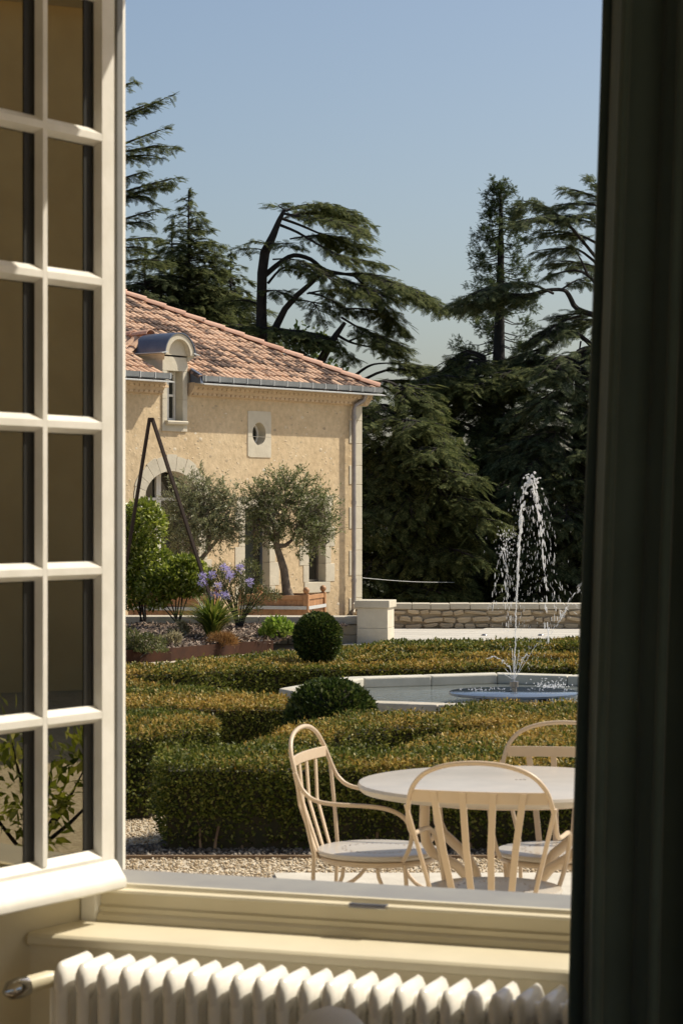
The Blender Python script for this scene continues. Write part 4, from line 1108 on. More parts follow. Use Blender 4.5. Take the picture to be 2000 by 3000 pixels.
q = P(970, 2108, 14.6); topiary('low clipped box dome by the left end of the pool', q, 0.29, 0.255, 0.25, 0.034, 7500, gz(14.6), 32)

# ================================================================== POOL AND FOUNTAIN
PC = Vector((1.27, 17.38)); PR = 1.74; PZ = 0.30; pz0 = gz(PC.y)
pool = empty('fountain_pool', (PC.x, PC.y, pz0)); tag(pool, 'octagonal stone fountain pool with pale coping', 'pool')
RW = 0.20; H_ = PZ - pz0; M_poold = pm('lichened_stone', (0.20,0.185,0.15), (0.09,0.085,0.07), 7.0, 0.95, 0.5, 20, 0.015)
def octp(r, k): a = math.pi + k*math.pi/4; return (r*math.cos(a), r*math.sin(a))
for k in range(8):
    a0, a1 = octp(PR,k), octp(PR,k+1); b0, b1 = octp(PR-RW,k), octp(PR-RW,k+1); c0, c1 = octp(PR-0.035,k), octp(PR-0.035,k+1)
    m = MB(); m.prism([c0,c1,b1,b0], -0.05, H_-0.085); m.build('basin_wall', M_poold, pool)
    for j in range(2):
        t0, t1 = j/2+0.001, (j+1)/2-0.001
        L = lambda p, q, t: (p[0]+(q[0]-p[0])*t, p[1]+(q[1]-p[1])*t)
        MB().prism([L(a0,a1,t0),L(a0,a1,t1),L(b0,b1,t1),L(b0,b1,t0)], H_-0.083, H_).build('coping_stone', M_limeg if k in (0,1) else M_pool, pool, bevel=0.012)
m = MB(); m.v = [(*octp(PR-RW,k), -0.02) for k in range(8)]; m.f = [tuple(range(8))]
m.build('basin_floor', pm('pool_lining', (0.56,0.62,0.57), (0.48,0.54,0.50), 3, 0.8), pool)
for k in range(8):
    b0, b1 = octp(PR-RW-0.002,k), octp(PR-RW-0.002,k+1)
    m = MB(); m.add([(*b0,-0.02),(*b1,-0.02),(*b1,H_-0.09),(*b0,H_-0.09)], [(3,2,1,0)]); m.build('basin_lining', MATS['pool_lining'], pool)
def m_water():
    m, nt, b = new_mat('pool_water'); v = coords(nt)
    b.inputs['Base Color'].default_value = (0.80,0.88,0.84,1); b.inputs['Roughness'].default_value = 0.04; b.inputs['IOR'].default_value = 1.33
    b.inputs['Transmission Weight'].default_value = 0.8
    n1 = noise(nt, 7.0, 4, 0.6, v); bump(nt, b, n1, 0.35, 0.03)
    return m
wm = MB(); wm.v = [(*octp(PR-RW+0.01,k), 0) for k in range(8)]; wm.f = [tuple(range(8))]
struct(wm.build('water', m_water(), None, loc=(PC.x, PC.y, PZ-0.08)))
fd = P(1505, 2026, 17.0)
ft = empty('fountain', (fd.x, fd.y, PZ-0.14)); tag(ft, 'round dark glass fountain plate with steel nozzle in the pool', 'fountain')
def m_plate():
    m, nt, b = new_mat('wet_glass_plate'); v = coords(nt)
    b.inputs['Base Color'].default_value = (0.10,0.13,0.18,1); b.inputs['Roughness'].default_value = 0.06; b.inputs['Specular IOR Level'].default_value = 1.0
    b.inputs['IOR'].default_value = 1.6
    bump(nt, b, noise(nt, 30.0, 4, 0.6, v), 0.12, 0.01); return m
fz = fd.z - (PZ-0.14)
MB().lathe([(0.001,fz-0.022),(0.472,fz-0.022),(0.478,fz-0.018),(0.478,fz-0.004),(0.472,fz),(0.001,fz)], (0,0,0), 64).build('plate', m_plate(), ft, True)
for x in (-0.22, 0.0, 0.22): MB().box(x-0.025, x+0.025, -0.2, 0.2, -0.03, fz-0.023).build('support', M_iron, ft)
MB().lathe([(0.019,fz+0.001),(0.019,fz+0.03),(0.032,fz+0.035),(0.032,fz+0.073),(0.026,fz+0.076),(0.001,fz+0.076)], (0,0,0), 20).build('nozzle', M_steel, ft, True)
M_drop = leaf_mat('splashing_water', [(0,(0.86,0.87,0.88)),(1,(0.95,0.95,0.95))], 0.45, 0.2, 0.6)
mx_nt = M_drop.node_tree; out_ = mx_nt.nodes['Material Output']; src_ = out_.inputs[0].links[0].from_socket
tp_ = mx_nt.nodes.new('ShaderNodeBsdfTransparent'); m2_ = mx_nt.nodes.new('ShaderNodeMixShader'); m2_.inputs[0].default_value = 0.45
mx_nt.links.new(src_, m2_.inputs[1]); mx_nt.links.new(tp_.outputs[0], m2_.inputs[2]); mx_nt.links.new(m2_.outputs[0], out_.inputs[0])
def drops(name, segs, label):
    """segs: (pos, velocity direction, length, radius)"""
    n = len(segs); Pp = np.array([s[0] for s in segs]); D = unit(np.array([s[1] for s in segs], dtype=float)); L = np.array([s[2] for s in segs])[:,None]; R_ = np.array([s[3] for s in segs])[:,None]
    a = unit(np.cross(D, np.array([0.3,1.0,0.2]))); b = np.cross(D, a)
    V = [Pp - D*L*0.5]
    for f, q in ((-0.22,0.85),(0.22,0.9)):
        for k in range(5):
            t = 2*math.pi*k/5; V.append(Pp + D*L*f + (a*math.cos(t)+b*math.sin(t))*R_*q)
    V.append(Pp + D*L*0.5); V = np.stack(V, axis=1)
    fs = []
    for k in range(5):
        j = (k+1) % 5; fs += [(0,1+j,1+k),(1+k,1+j,6+k),(1+j,6+j,6+k),(6+k,6+j,11)]
    F = (np.arange(n)[:,None,None]*12 + np.array(fs)[None]).reshape(-1,3)
    o = quads(name, V.reshape(-1,3), F, M_drop); o.data.shade_smooth(); o['kind'] = 'stuff'; o['label'] = label; o['category'] = 'water'
    return o
r = np.random.default_rng(77); S = []
def wp(px, py, dy=0.0): return P(px, py, fd.y + dy)
def stream(path, n0, rad, jit, lenf=0.03, gapp=0.0):
    for _ in range(n0):
        t = r.uniform(0, len(path)-1.001); i = int(t); f = t-i
        (x0,y0), (x1,y1) = path[i], path[i+1]
        x, y = x0+(x1-x0)*f + r.normal(0,jit*0.72), y0+(y1-y0)*f
        p = wp(x, y, r.normal(0, jit*0.0025)); d = Vector((x1-x0, 0, -(y1-y0))).normalized()
        S.append((tuple(p), tuple(d), r.uniform(0.6,1.5)*lenf*1.1, r.uniform(0.35,1.25)*rad*0.72))
# rising main jet
main = [(1505,1992),(1508,1900),(1511,1800),(1515,1700),(1520,1600),(1527,1500),(1536,1440),(1552,1395)]
for (a, b) in zip(main[:4], main[1:5]):
    for k in range(10):
        f = k/10; x, y = a[0]+(b[0]-a[0])*f, a[1]+(b[1]-a[1])*f
        S.append((tuple(wp(x+r.normal(0,0.8), y)), (0.04,0,1), 0.040, 0.0050 if y > 1760 else 0.0075))
stream(main[3:6], 44, 0.0080, 3.0, 0.045); stream(main[4:8], 44, 0.011, 5.5, 0.036)
for _ in range(60): S.append((tuple(wp(r.normal(1555,11), r.normal(1412,16))), tuple(r.normal(size=3)), 0.022*r.uniform(0.5,1.3), 0.0095*r.uniform(0.5,1.2)))
fall = [(1560,1405),(1572,1460),(1582,1530),(1590,1610),(1597,1700),(1602,1780),(1606,1880)]
stream(fall[:4], 58, 0.0085, 8.0, 0.036); stream(fall[3:], 26, 0.0075, 5.0, 0.045)
stream([(1570,1450),(1596,1520),(1612,1600),(1625,1720),(1632,1860)], 60, 0.0038, 20.0, 0.040)
stream([(1540,1470),(1535,1560),(1530,1660),(1526,1800)], 36, 0.003, 26.0, 0.025)
for _ in range(85): S.append((tuple(wp(r.normal(1478,16), r.uniform(1550,1630))), tuple((0,0,1)), 0.013*r.uniform(0.6,1.5), 0.0038*r.uniform(0.5,1.3)))
stream([(1474,1600),(1484,1680),(1489,1760),(1493,1850)], 85, 0.0042, 12.0, 0.030)
stream([(1455,1640),(1450,1720),(1440,1800)], 30, 0.0035, 10.0, 0.028)
stream([(1735,1680),(1700,1715),(1670,1755),(1655,1790),(1630,1830),(1600,1870)], 55, 0.0040, 5.0, 0.034)
stream([(1600,1700),(1640,1760),(1690,1800)], 24, 0.0025, 40.0, 0.03)
for _ in range(420):
    S.append((tuple(wp(1545+r.normal(0,48), r.uniform(1430,1960), r.normal(0,0.12))), (0.05,0,1), 0.016*r.uniform(0.6,1.6), 0.0012*r.uniform(0.6,1.5)))
# small jets fanning from the nozzle
for (x, y) in ((1499,1900),(1520,1905),(1572,1885),(1540,1915),(1480,1960),(1470,1972),(1490,1950)):
    for k in range(16):
        f = (k+0.5)/16; S.append((tuple(wp(1505+(x-1505)*f, 1992+(y-1992)*f)), ((x-1505)/100.0,0,(1992-y)/100.0), 0.022, 0.0024))
stream([(1490,1955),(1470,1935),(1445,1922),(1425,1930)], 45, 0.0045, 5.0, 0.012); stream([(1520,1950),(1530,1930),(1545,1915)], 25, 0.004, 5.0, 0.012)
for _ in range(110):
    p = wp(r.normal(1615,26), 2014 - abs(r.normal(0,9)), r.normal(0,0.05)); S.append((tuple(p), tuple(r.normal(size=3)), 0.014*r.uniform(0.5,1.6), 0.0040))
for _ in range(60):
    p = wp(r.uniform(1340,1680), 2022-abs(r.normal(0,4)), r.normal(0,0.15)); S.append((tuple(p), (r.normal(),0,1), 0.012*r.uniform(0.5,1.6), 0.003))
for _ in range(70):
    a = r.uniform(math.pi*1.05, math.pi*1.95); x, y = fd.x+0.481*math.cos(a), fd.y+0.481*math.sin(a)
    S.append(((x, y, fd.z-0.022-r.uniform(0,0.045)), (0,0,1), 0.028*r.uniform(0.5,1.4), 0.0022))
drops('water_jet', S, 'white splashing fountain water rising from the steel nozzle and falling in drops')

# ================================================================== PLANTING BED
bedp = [G(60,1955), G(383,1943), G(500,1937), G(620,1925), G(700,1918), G(800,1912)]
back = [(0.20,36.1),(-1.5,36.15),(-3.2,36.2),(-5.2,36.3)]
ed = empty('bed_edging', bedp[0]); tag(ed, 'rusted steel edging strip along the front of the planting bed', 'edging')
for a, b in zip(bedp, bedp[1:]):
    m = MB(); d = (b-a); nrm = Vector((d.y,-d.x,0)).normalized()*0.004; z0, z1 = -0.03, 0.175
    o_ = Vector(ed.location)
    pts = [a-nrm-o_, b-nrm-o_, b+nrm-o_, a+nrm-o_]
    m.add([(p.x,p.y,p.z+z0) for p in pts]+[(p.x,p.y,p.z+z1) for p in pts], [(3,2,1,0),(4,5,6,7),(0,1,5,4),(1,2,6,5),(2,3,7,6),(3,0,4,7)])
    m.build('edging_plate', M_corten, ed)
def bed_pt(s, t):
    """s 0..1 left to right, t 0..1 front to back"""
    i = s*(len(bedp)-1); k = min(int(i), len(bedp)-2); f = i-k
    a = bedp[k].lerp(bedp[k+1], f); xb = -5.2 + (0.20+5.2)*s; b = Vector((xb, 36.14, -0.13))
    p = a.lerp(b, t); p.z = (a.z+0.14)*(1-t) + (-0.13)*t + 0.05*math.sin(math.pi*t)
    return p
m = MB(); NS, NT = 24, 14
for j in range(NT+1):
    for i in range(NS+1):
        p = bed_pt(i/NS, j/NT); m.v.append((p.x, p.y, p.z + random.uniform(-0.018,0.018)))
for j in range(NT):
    for i in range(NS): m.f.append((j*(NS+1)+i, j*(NS+1)+i+1, (j+1)*(NS+1)+i+1, (j+1)*(NS+1)+i))
struct(m.build('planting_bed', M_soil, None, True))
n = 9000; pp = np.array([tuple(bed_pt(a, b)) for a, b in zip(RS.uniform(0.05,1,n), RS.uniform(0.02,0.98,n))]); pp[:,2] += RS.uniform(-0.005,0.02,n)
D_ = unit(RS.normal(size=(n,3))*np.array([1,1,0.35])); N_ = unit(RS.normal(size=(n,3))*0.5 + np.array([0,0,1]))
o = leaves('bark_mulch', pp, D_, N_, RS.uniform(0.04,0.10,n), RS.uniform(0.015,0.035,n), M_chips); o['kind'] = 'stuff'; o['label'] = 'brown bark chip mulch covering the planting bed'
def bedZ(px, py):
    """bed surface point seen at that pixel"""
    best = None
    for t in [i/60 for i in range(61)]:
        for s in [i/60 for i in range(61)]:
            p = bed_pt(s, t); x = 1000 + p.x/p.y*K; y = 1500 - (p.z-EYE)/p.y*K
            e = (x-px)**2 + (y-py)**2
            if best is None or e < best[0]: best = (e, p)
    return best[1]

def bush(name, label, cat, base, blobs, n, L, W, mat, seed, stems=6, up=0.3, stem_mat=None, shell=0.55, group=None, sr=0.012, hang=0.0):
    """foliage leaves in ellipsoid blobs (centre rel. to base, radii); stems run from the base into the blobs"""
    T = empty(name, base); tag(T, label, cat, group); r = np.random.default_rng(seed)
    vol = np.array([b[1][0]*b[1][1]*b[1][2] for b in blobs])**0.75; cnt = (vol/vol.sum()*n).astype(int)
    pos = []; out = []
    for (c, rad), k in zip(blobs, cnt):
        d = unit(r.normal(size=(k,3))); q = r.uniform(0,1,k)**(1/3); q = np.where(r.uniform(0,1,k) < shell, 0.72+0.33*r.uniform(0,1,k), q)
        # clumping: pull towards random twig ends
        tw = unit(r.normal(size=(max(6,k//45),3))); idx = r.integers(0, len(tw), k)
        d = unit(d + tw[idx]*1.7)
        pos.append(np.array(c) + d*q[:,None]*np.array(rad)); out.append(d)
    pos = np.concatenate(pos); out = np.concatenate(out); k = pos[:,2] > 0.01; pos, out = pos[k], out[k]; N = len(pos)
    D = unit(out*0.7 + r.normal(0,0.7,(N,3)) + np.array([0,0,up])); Nn = unit(r.normal(0,0.7,(N,3)) + np.array([0,0,0.8]) + out*0.4)
    o = leaves('foliage', pos, D, Nn, r.uniform(0.6,1.3,N)*L, r.uniform(0.7,1.2,N)*W, mat, T); o['kind'] = 'stuff'
    random.seed(seed)
    for i in range(stems):
        c, rad = blobs[i % len(blobs)]; t = Vector(c) + Vector((random.uniform(-.6,.6)*rad[0], random.uniform(-.6,.6)*rad[1], random.uniform(-.2,.7)*rad[2]))
        b0 = Vector((random.uniform(-.05,.05), random.uniform(-.05,.05), -0.03)); mid = b0.lerp(t, 0.5) + Vector((random.uniform(-.05,.05), random.uniform(-.05,.05), 0.03))
        MB().tube([b0, b0.lerp(mid,0.5)+Vector((0,0,0.01)), mid, mid.lerp(t,0.5), t], [sr,sr*0.85,sr*0.7,sr*0.5,sr*0.25], 6).build('stem', stem_mat or M_bark, T, True)
    return T
def rel(px, py, base, Y=None): q = P(px, py, Y or base.y); return (q.x-base.x, q.y-base.y, q.z-base.z)
Yb = 34.6
b0 = P(420, 1815, 35.2)
bush('evergreen_shrub', 'tall glossy green shrub at the left end of the bed before the arched door', 'shrub', b0,
     [(rel(415,1545,b0),(0.38,0.34,0.42)),(rel(372,1580,b0),(0.34,0.34,0.5)),(rel(430,1660,b0),(0.42,0.36,0.40)),(rel(370,1720,b0),(0.30,0.3,0.36))], 8500, 0.080, 0.040, M_shrub, 41, 10)
b0 = P(520, 1815, 34.9)
bush('evergreen_shrub', 'lower rounded glossy green shrub between the tall shrub and the purple flowers', 'shrub', b0,
     [(rel(500,1700,b0),(0.38,0.32,0.25)),(rel(565,1695,b0),(0.28,0.3,0.27)),(rel(455,1730,b0),(0.28,0.28,0.26)),(rel(545,1655,b0),(0.22,0.2,0.14))], 7000, 0.075, 0.038, M_shrub, 42, 9)
b0 = P(700, 1838, 34.9)
bush('fine_leaved_shrub', 'open feathery grey-green shrub on dark bare stems right of the purple flowers', 'shrub', b0,
     [(rel(730,1690,b0),(0.22,0.22,0.26)),(rel(690,1720,b0),(0.22,0.2,0.28)),(rel(650,1690,b0),(0.24,0.2,0.22)),(rel(745,1750,b0),(0.18,0.18,0.24)),(rel(785,1745,b0),(0.22,0.18,0.10)),(rel(620,1700,b0),(0.2,0.18,0.2))], 5200, 0.055, 0.011, M_fine, 43, 20, 0.7, sr=0.014, shell=0.3)
def agapanthus(label, base, n, H, spread, umb, seed):
    T = empty('agapanthus', base); tag(T, label, 'flower plant'); r = np.random.default_rng(seed); Vv = []; Ff = []; o = 0
    for i in range(n):
        a = r.uniform(0,6.283); l = H*r.uniform(0.6,1.1); sp = spread*r.uniform(0.15,1.0); w_ = r.uniform(0.012,0.020)
        dx, dy = math.cos(a), math.sin(a); b = np.array([dx,dy,0])*r.uniform(0,0.09); side = np.array([-dy,dx,0])
        for k in range(6):
            t = k/5; droop = sp*t*t; z = l*(t - 0.42*t**3*(sp/spread))
            ww = w_*(1-0.85*t**2); p = b + np.array([dx*droop, dy*droop, z]); Vv += [p-side*ww, p+side*ww]
            if k < 5: Ff.append((o+2*k, o+2*k+1, o+2*k+3, o+2*k+2))
        o += 12
    lo = quads('strap_leaves', np.array(Vv), np.array(Ff), M_agap, T); lo['kind'] = 'stuff'
    for (px, py, dY) in umb:
        q = P(px, py, base.y+dY); e = q - base
        MB().tube([(0,0,0.02),(e.x*0.35,e.y*0.35,e.z*0.5),(e.x,e.y,e.z)], 0.006, 6).build('flower_stalk', M_fine, T, True)
        k = 70; d = unit(r.normal(size=(k,3)) + np.array([0,0,0.35])); pos = np.array(e) + d*r.uniform(0.015,0.055,(k,1))
        f = leaves('umbel', pos, unit(d+r.normal(0,0.5,(k,3))), rnd_dirs(k), r.uniform(0.03,0.045,k), r.uniform(0.010,0.016,k), M_petal, T)
b0 = bedZ(622, 1868)
agapanthus('agapanthus clump with strap leaves and nine lilac flower heads', b0, 380, 0.66, 0.80,
  [(594,1688,0.1),(622,1684,0.2),(594,1708,0.05),(656,1664,0.15),(664,1672,0.25),(672,1690,0.1),(703,1666,0.2),(731,1706,0.15),(639,1717,0.0),(628,1744,0.0),(652,1746,0.05),(662,1744,0.1),(678,1684,0.2)], 51)
b0 = bedZ(812, 1870)
bush('leafy_plant', 'small bright lime green leafy plant beside the clipped ball', 'plant', b0, [((0,0,0.14),(0.20,0.18,0.15)),((0.10,0,0.10),(0.15,0.14,0.10)),((-0.13,0,0.08),(0.13,0.14,0.09))], 900, 0.085, 0.045, M_lime_l, 44, 6, 0.8)
b0 = bedZ(650, 1903)
bush('dry_grass_tuft', 'rusty brown dried grass tuft at the front edge of the bed', 'plant', b0, [((0,0,0.06),(0.20,0.12,0.09)),((0.10,0,0.05),(0.12,0.1,0.08))], 1500, 0.09, 0.008, M_dry, 45, 3, 1.2)
for (px, py, lab) in ((518,1865,'pale dried perennial in the middle of the mulch'), (505,1890,'pale dried perennial close to the rusted edging')):
    b0 = bedZ(px, py); bush('dried_perennial', lab, 'plant', b0, [((0,0,0.07),(0.13,0.10,0.09))], 420, 0.08, 0.022, M_pale, 46+px, 3, 0.9)
b0 = bedZ(425, 1915)
bush('trailing_plant', 'low green trailing plant spilling over the rusted edging', 'plant', b0, [((0,0,0.09),(0.30,0.2,0.15)),((0.12,-0.25,0.0),(0.22,0.12,0.10)),((-0.25,0,0.14),(0.25,0.2,0.18)),((0.05,-0.30,-0.10),(0.13,0.08,0.10))], 3600, 0.045, 0.018, M_fine, 47, 6, 0.3)

# A-shaped plant support
ap, lf, rf = P(442,1226,34.4), P(338,1850,34.6), P(636,1812,34.2)
tr = empty('plant_support', (ap.x, ap.y, rf.z)); tag(tr, 'tall dark steel A-shaped plant support rising from the bed', 'plant support')
for a, b in ((ap+Vector((-0.016,0,0)), lf), (ap+Vector((0.022,0,0)), rf)):
    MB().tube([a-tr.location, b-tr.location], 0.031, 4).build('leg', M_iron, tr)
MB().box(-0.035, 0.04, -0.03, 0.03, ap.z-tr.location.z-0.03, ap.z-tr.location.z+0.012).build('top_joint', M_iron, tr)

# ------------------------------------------------------------------ planters and olive trees
def planter(label, c, rz, Wd=1.12, Dp=1.12, h=0.68):
    T = empty('planter_box', c, rz); tag(T, label, 'planter', 'wooden planter boxes on the terrace')
    a, b = Wd/2, Dp/2
    for sx in (-1,1):
        for sy in (-1,1):
            po = MB().box(sx*a-0.045, sx*a+0.045, sy*b-0.045, sy*b+0.045, 0, h+0.02).build('corner_post', M_wood, T, bevel=0.004)
            MB().tube([(sx*a,sy*b,h+0.02),(sx*a,sy*b,h+0.035)], 0.028, 10).build('finial_neck', M_wood, po)
            MB().ball((sx*a,sy*b,h+0.085), 0.055, 14, 10).build('finial', M_wood, po, True)
    nb = 10
    for i in range(nb):
        x0 = -a+0.047+(Wd-0.094)*i/nb; x1 = -a+0.047+(Wd-0.094)*(i+1)/nb-0.004
        for sy in (-1,1): MB().box(x0, x1, sy*b-0.012, sy*b+0.012, 0.05, h-0.07).build('board', M_wood, T)
        for sx in (-1,1): MB().box(sx*a-0.012, sx*a+0.012, x0, x1, 0.05, h-0.07).build('board', M_wood, T)
    for sy in (-1,1):
        MB().box(-a+0.047, a-0.047, sy*b-0.03, sy*b+0.03, h-0.068, h).build('top_rail', M_wood, T, bevel=0.004)
        MB().box(-a-0.02, a+0.02, sy*(b+0.049)-0.004, sy*(b+0.049)+0.004, h*0.66, h*0.66+0.055).build('strap', M_flash, T)
    for sx in (-1,1):
        MB().box(sx*a-0.03, sx*a+0.03, -b+0.047, b-0.047, h-0.068, h).build('top_rail', M_wood, T, bevel=0.004)
        MB().box(sx*(a+0.049)-0.004, sx*(a+0.049)+0.004, -b-0.02, b+0.02, h*0.66, h*0.66+0.055).build('strap', M_flash, T)
    MB().box(-a+0.03, a-0.03, -b+0.03, b-0.03, h-0.16, h-0.10).build('earth', M_soil, T)
    return T
def rotp(c, rz, x, y): return Vector((c[0]+x*math.cos(rz)-y*math.sin(rz), c[1]+x*math.sin(rz)+y*math.cos(rz), c[2]))
prz = math.radians(-14); pcorner = P(897,1750,38.6)
pc1 = rotp((pcorner.x,38.6,-0.45), prz, -0.56, 0.56)
planter('wooden planter box with ball finials holding the right olive tree', pc1, prz)
pc2 = rotp((P(575,1790,38.2).x,38.2,-0.45), prz, -0.56, 0.56)
planter('wooden planter box with ball finials half hidden behind the glossy shrubs', pc2, prz)
def olive(label, base, trunk, limbs, blobs, n, mat, seed):
    T = empty('olive_tree', base); tag(T, label, 'tree', 'olive trees in planters')
    r = np.random.default_rng(seed); random.seed(seed)
    tp = [Vector(rel(x, y, base, base.y+dy)) for x, y, dy in trunk]
    nn = len(tp); tr_ = [0.085*(1-0.45*i/(nn-1)) for i in range(nn)]; tr_[0] = 0.12
    MB().tube(tp, tr_, 10).build('trunk', M_obark, T, True)
    ends = []
    for lb in limbs:
        lp = [Vector(rel(x, y, base, base.y+dy)) for x, y, dy in lb]
        MB().tube(lp, [0.048*(1-0.7*i/(len(lp)-1)) for i in range(len(lp))], 8).build('limb', M_obark, T, True); ends.append(lp[-1])
    pos = []; dr = []
    fork = tp[-1]
    wv = np.array([b[2]*b[3]*b[3] for b in blobs]); cnt = (wv/wv.sum()*n).astype(int)
    tw = MB()
    for (px, py, rx, rz_, dy), k in zip(blobs, cnt):
        c = np.array(rel(px, py, base, base.y+dy)); rr = np.array([rx/K*base.y, rx/K*base.y*0.9, rz_/K*base.y])
        ns = max(4, k//14)                      # sprigs
        sd_ = unit(r.normal(size=(ns,3))); so = c + sd_*rr*np.power(r.uniform(0.15,1,(ns,1)),0.5)
        sdir = unit(sd_*0.8 + r.normal(0,0.4,(ns,3)) + np.array([0,0,0.15+0.3*(py<1500)])); sl = r.uniform(0.14,0.30,ns)
        for i in range(0, ns, 3): tw.tube([tuple(so[i]-sdir[i]*0.12), tuple(so[i]+sdir[i]*sl[i])], [0.006,0.002], 3, False)
        for i in range(0, ns, 14):
            e = Vector(so[i]); q = min(ends+[fork], key=lambda v: (v-e).length); tw.tube([q, q.lerp(e,0.5)+Vector((0,0,0.02)), e], [0.012,0.009,0.005], 4, False)
        idx = r.integers(0, ns, k); t = r.uniform(0,1,(k,1))
        pos.append(so[idx] + sdir[idx]*sl[idx][:,None]*t); dr.append(unit(sdir[idx]*0.8 + r.normal(0,0.6,(k,3))))
    tw.build('twigs', M_obark, T)
    pos = np.concatenate(pos); dr = np.concatenate(dr); N = len(pos)
    f = leaves('crown', pos, dr, unit(r.normal(0,0.8,(N,3))+np.array([0,0,0.5])), r.uniform(0.045,0.085,N), r.uniform(0.012,0.020,N), mat, T); f['kind'] = 'stuff'
    return T
ob = P(846,1752,39.0)
olive('green olive tree with crooked trunk in the right planter', ob,
  [(846,1760,0),(838,1720,0),(832,1670,0),(820,1630,0),(810,1600,0),(812,1570,0)],
  [[(812,1600,0),(836,1598,0.05),(858,1580,0.05),(870,1540,0.1)],[(812,1575,0),(800,1540,-0.1),(780,1510,-0.1)],[(812,1575,0),(828,1530,0),(838,1480,0.1)],[(810,1590,0),(775,1545,0.2),(752,1520,0.2)]],
  [(850,1420,62,38,0),(800,1445,55,34,0),(900,1450,58,36,0.1),(755,1480,44,40,0.1),(830,1495,72,44,-0.1),(925,1500,48,42,0),(790,1530,62,38,0.1),(885,1540,58,36,-0.1),(945,1545,36,44,0.1),(760,1560,40,30,0),(912,1592,40,28,0.1),(770,1590,26,26,0),(865,1600,30,22,0),(960,1480,26,22,0),(745,1440,22,30,0),(955,1580,18,30,0)],
  15000, M_olive, 61)
ob = P(585,1775,38.8)
olive('silvery olive tree with leaning trunk behind the steel plant support', ob,
  [(552,1790,0),(556,1740,0),(563,1690,0),(580,1640,0)],
  [[(572,1660,0),(600,1625,0),(630,1590,0.05),(655,1550,0.1)],[(575,1655,0),(560,1600,0),(548,1550,0)],[(610,1610,0),(612,1560,0.1),(600,1500,0.1)]],
  [(560,1450,60,44,0),(535,1480,40,32,0),(610,1480,56,46,0.1),(560,1520,72,46,-0.1),(655,1520,52,50,0.1),(520,1545,40,36,0),(610,1560,66,40,0),(520,1590,52,34,0),(665,1575,40,34,0),(585,1415,30,24,0),(640,1440,24,30,0),(680,1460,18,30,0),(690,1545,26,26,0),(560,1610,40,24,0.1)],
  15000, M_olive2, 62)
# ================================================================== TREES
def spray_template():
    V = []; F = []
    def rh(x0,y0,x1,y1,w_):
        d = np.array([x1-x0,y1-y0]); L = np.linalg.norm(d); d = d/L; s = np.array([-d[1],d[0]])*w_/2
        m = np.array([x0,y0])*0.6+np.array([x1,y1])*0.4; o = len(V)
        for q in ((x0,y0),tuple(m+s),(x1,y1),tuple(m-s)): V.append((q[0],q[1],-0.16*q[0]**2-0.10*abs(q[1])))
        F.append((o,o+1,o+2,o+3))
    rh(0,0,1,0,0.07)
    for i, t in enumerate((0.08,0.22,0.36,0.50,0.64,0.78)):
        l = 0.46*(1-0.72*t)
        for s in (-1,1):
            tt = t + (0.05 if s > 0 else 0)
            rh(tt,0,tt+l*0.62,s*l*0.78,0.085)
    return np.array(V), np.array(F)
SPV, SPF = spray_template()
def spray_mesh(name, pos, dr, up, L, mat, parent):
    n = len(pos); X = unit(dr); Yv = unit(np.cross(up, X)); Z = np.cross(X, Yv)
    V = pos[:,None,:] + (SPV[None,:,0:1]*X[:,None,:] + SPV[None,:,1:2]*Yv[:,None,:] + SPV[None,:,2:3]*Z[:,None,:])*L[:,None,None]
    F = (np.arange(n)[:,None,None]*len(SPV) + SPF[None]).reshape(-1,4)
    o = quads(name, V.reshape(-1,3), F, mat, parent); o['kind'] = 'stuff'; return o
def resample(path, step):
    path = [Vector(p) for p in path]; out = []; cum = [0.0]
    for a, b in zip(path, path[1:]): cum.append(cum[-1]+(b-a).length)
    T = cum[-1]; n = max(2, int(T/step))
    for i in range(n+1):
        d = T*i/n; k = 0
        while k < len(cum)-2 and cum[k+1] < d: k += 1
        f = (d-cum[k])/max(cum[k+1]-cum[k],1e-6); out.append((path[k].lerp(path[k+1], f), (path[k+1]-path[k]).normalized(), d/T))
    return out
def spline(path, n=4):
    p = [Vector(q) for q in path]; out = []
    for i in range(len(p)-1):
        a, b, c, d = p[max(i-1,0)], p[i], p[i+1], p[min(i+2,len(p)-1)]
        for k in range(n):
            t = k/n; out.append(0.5*((2*b)+(c-a)*t+(2*a-5*b+4*c-d)*t*t+(3*b-a-3*c+d)*t**3))
    out.append(p[-1]); return out
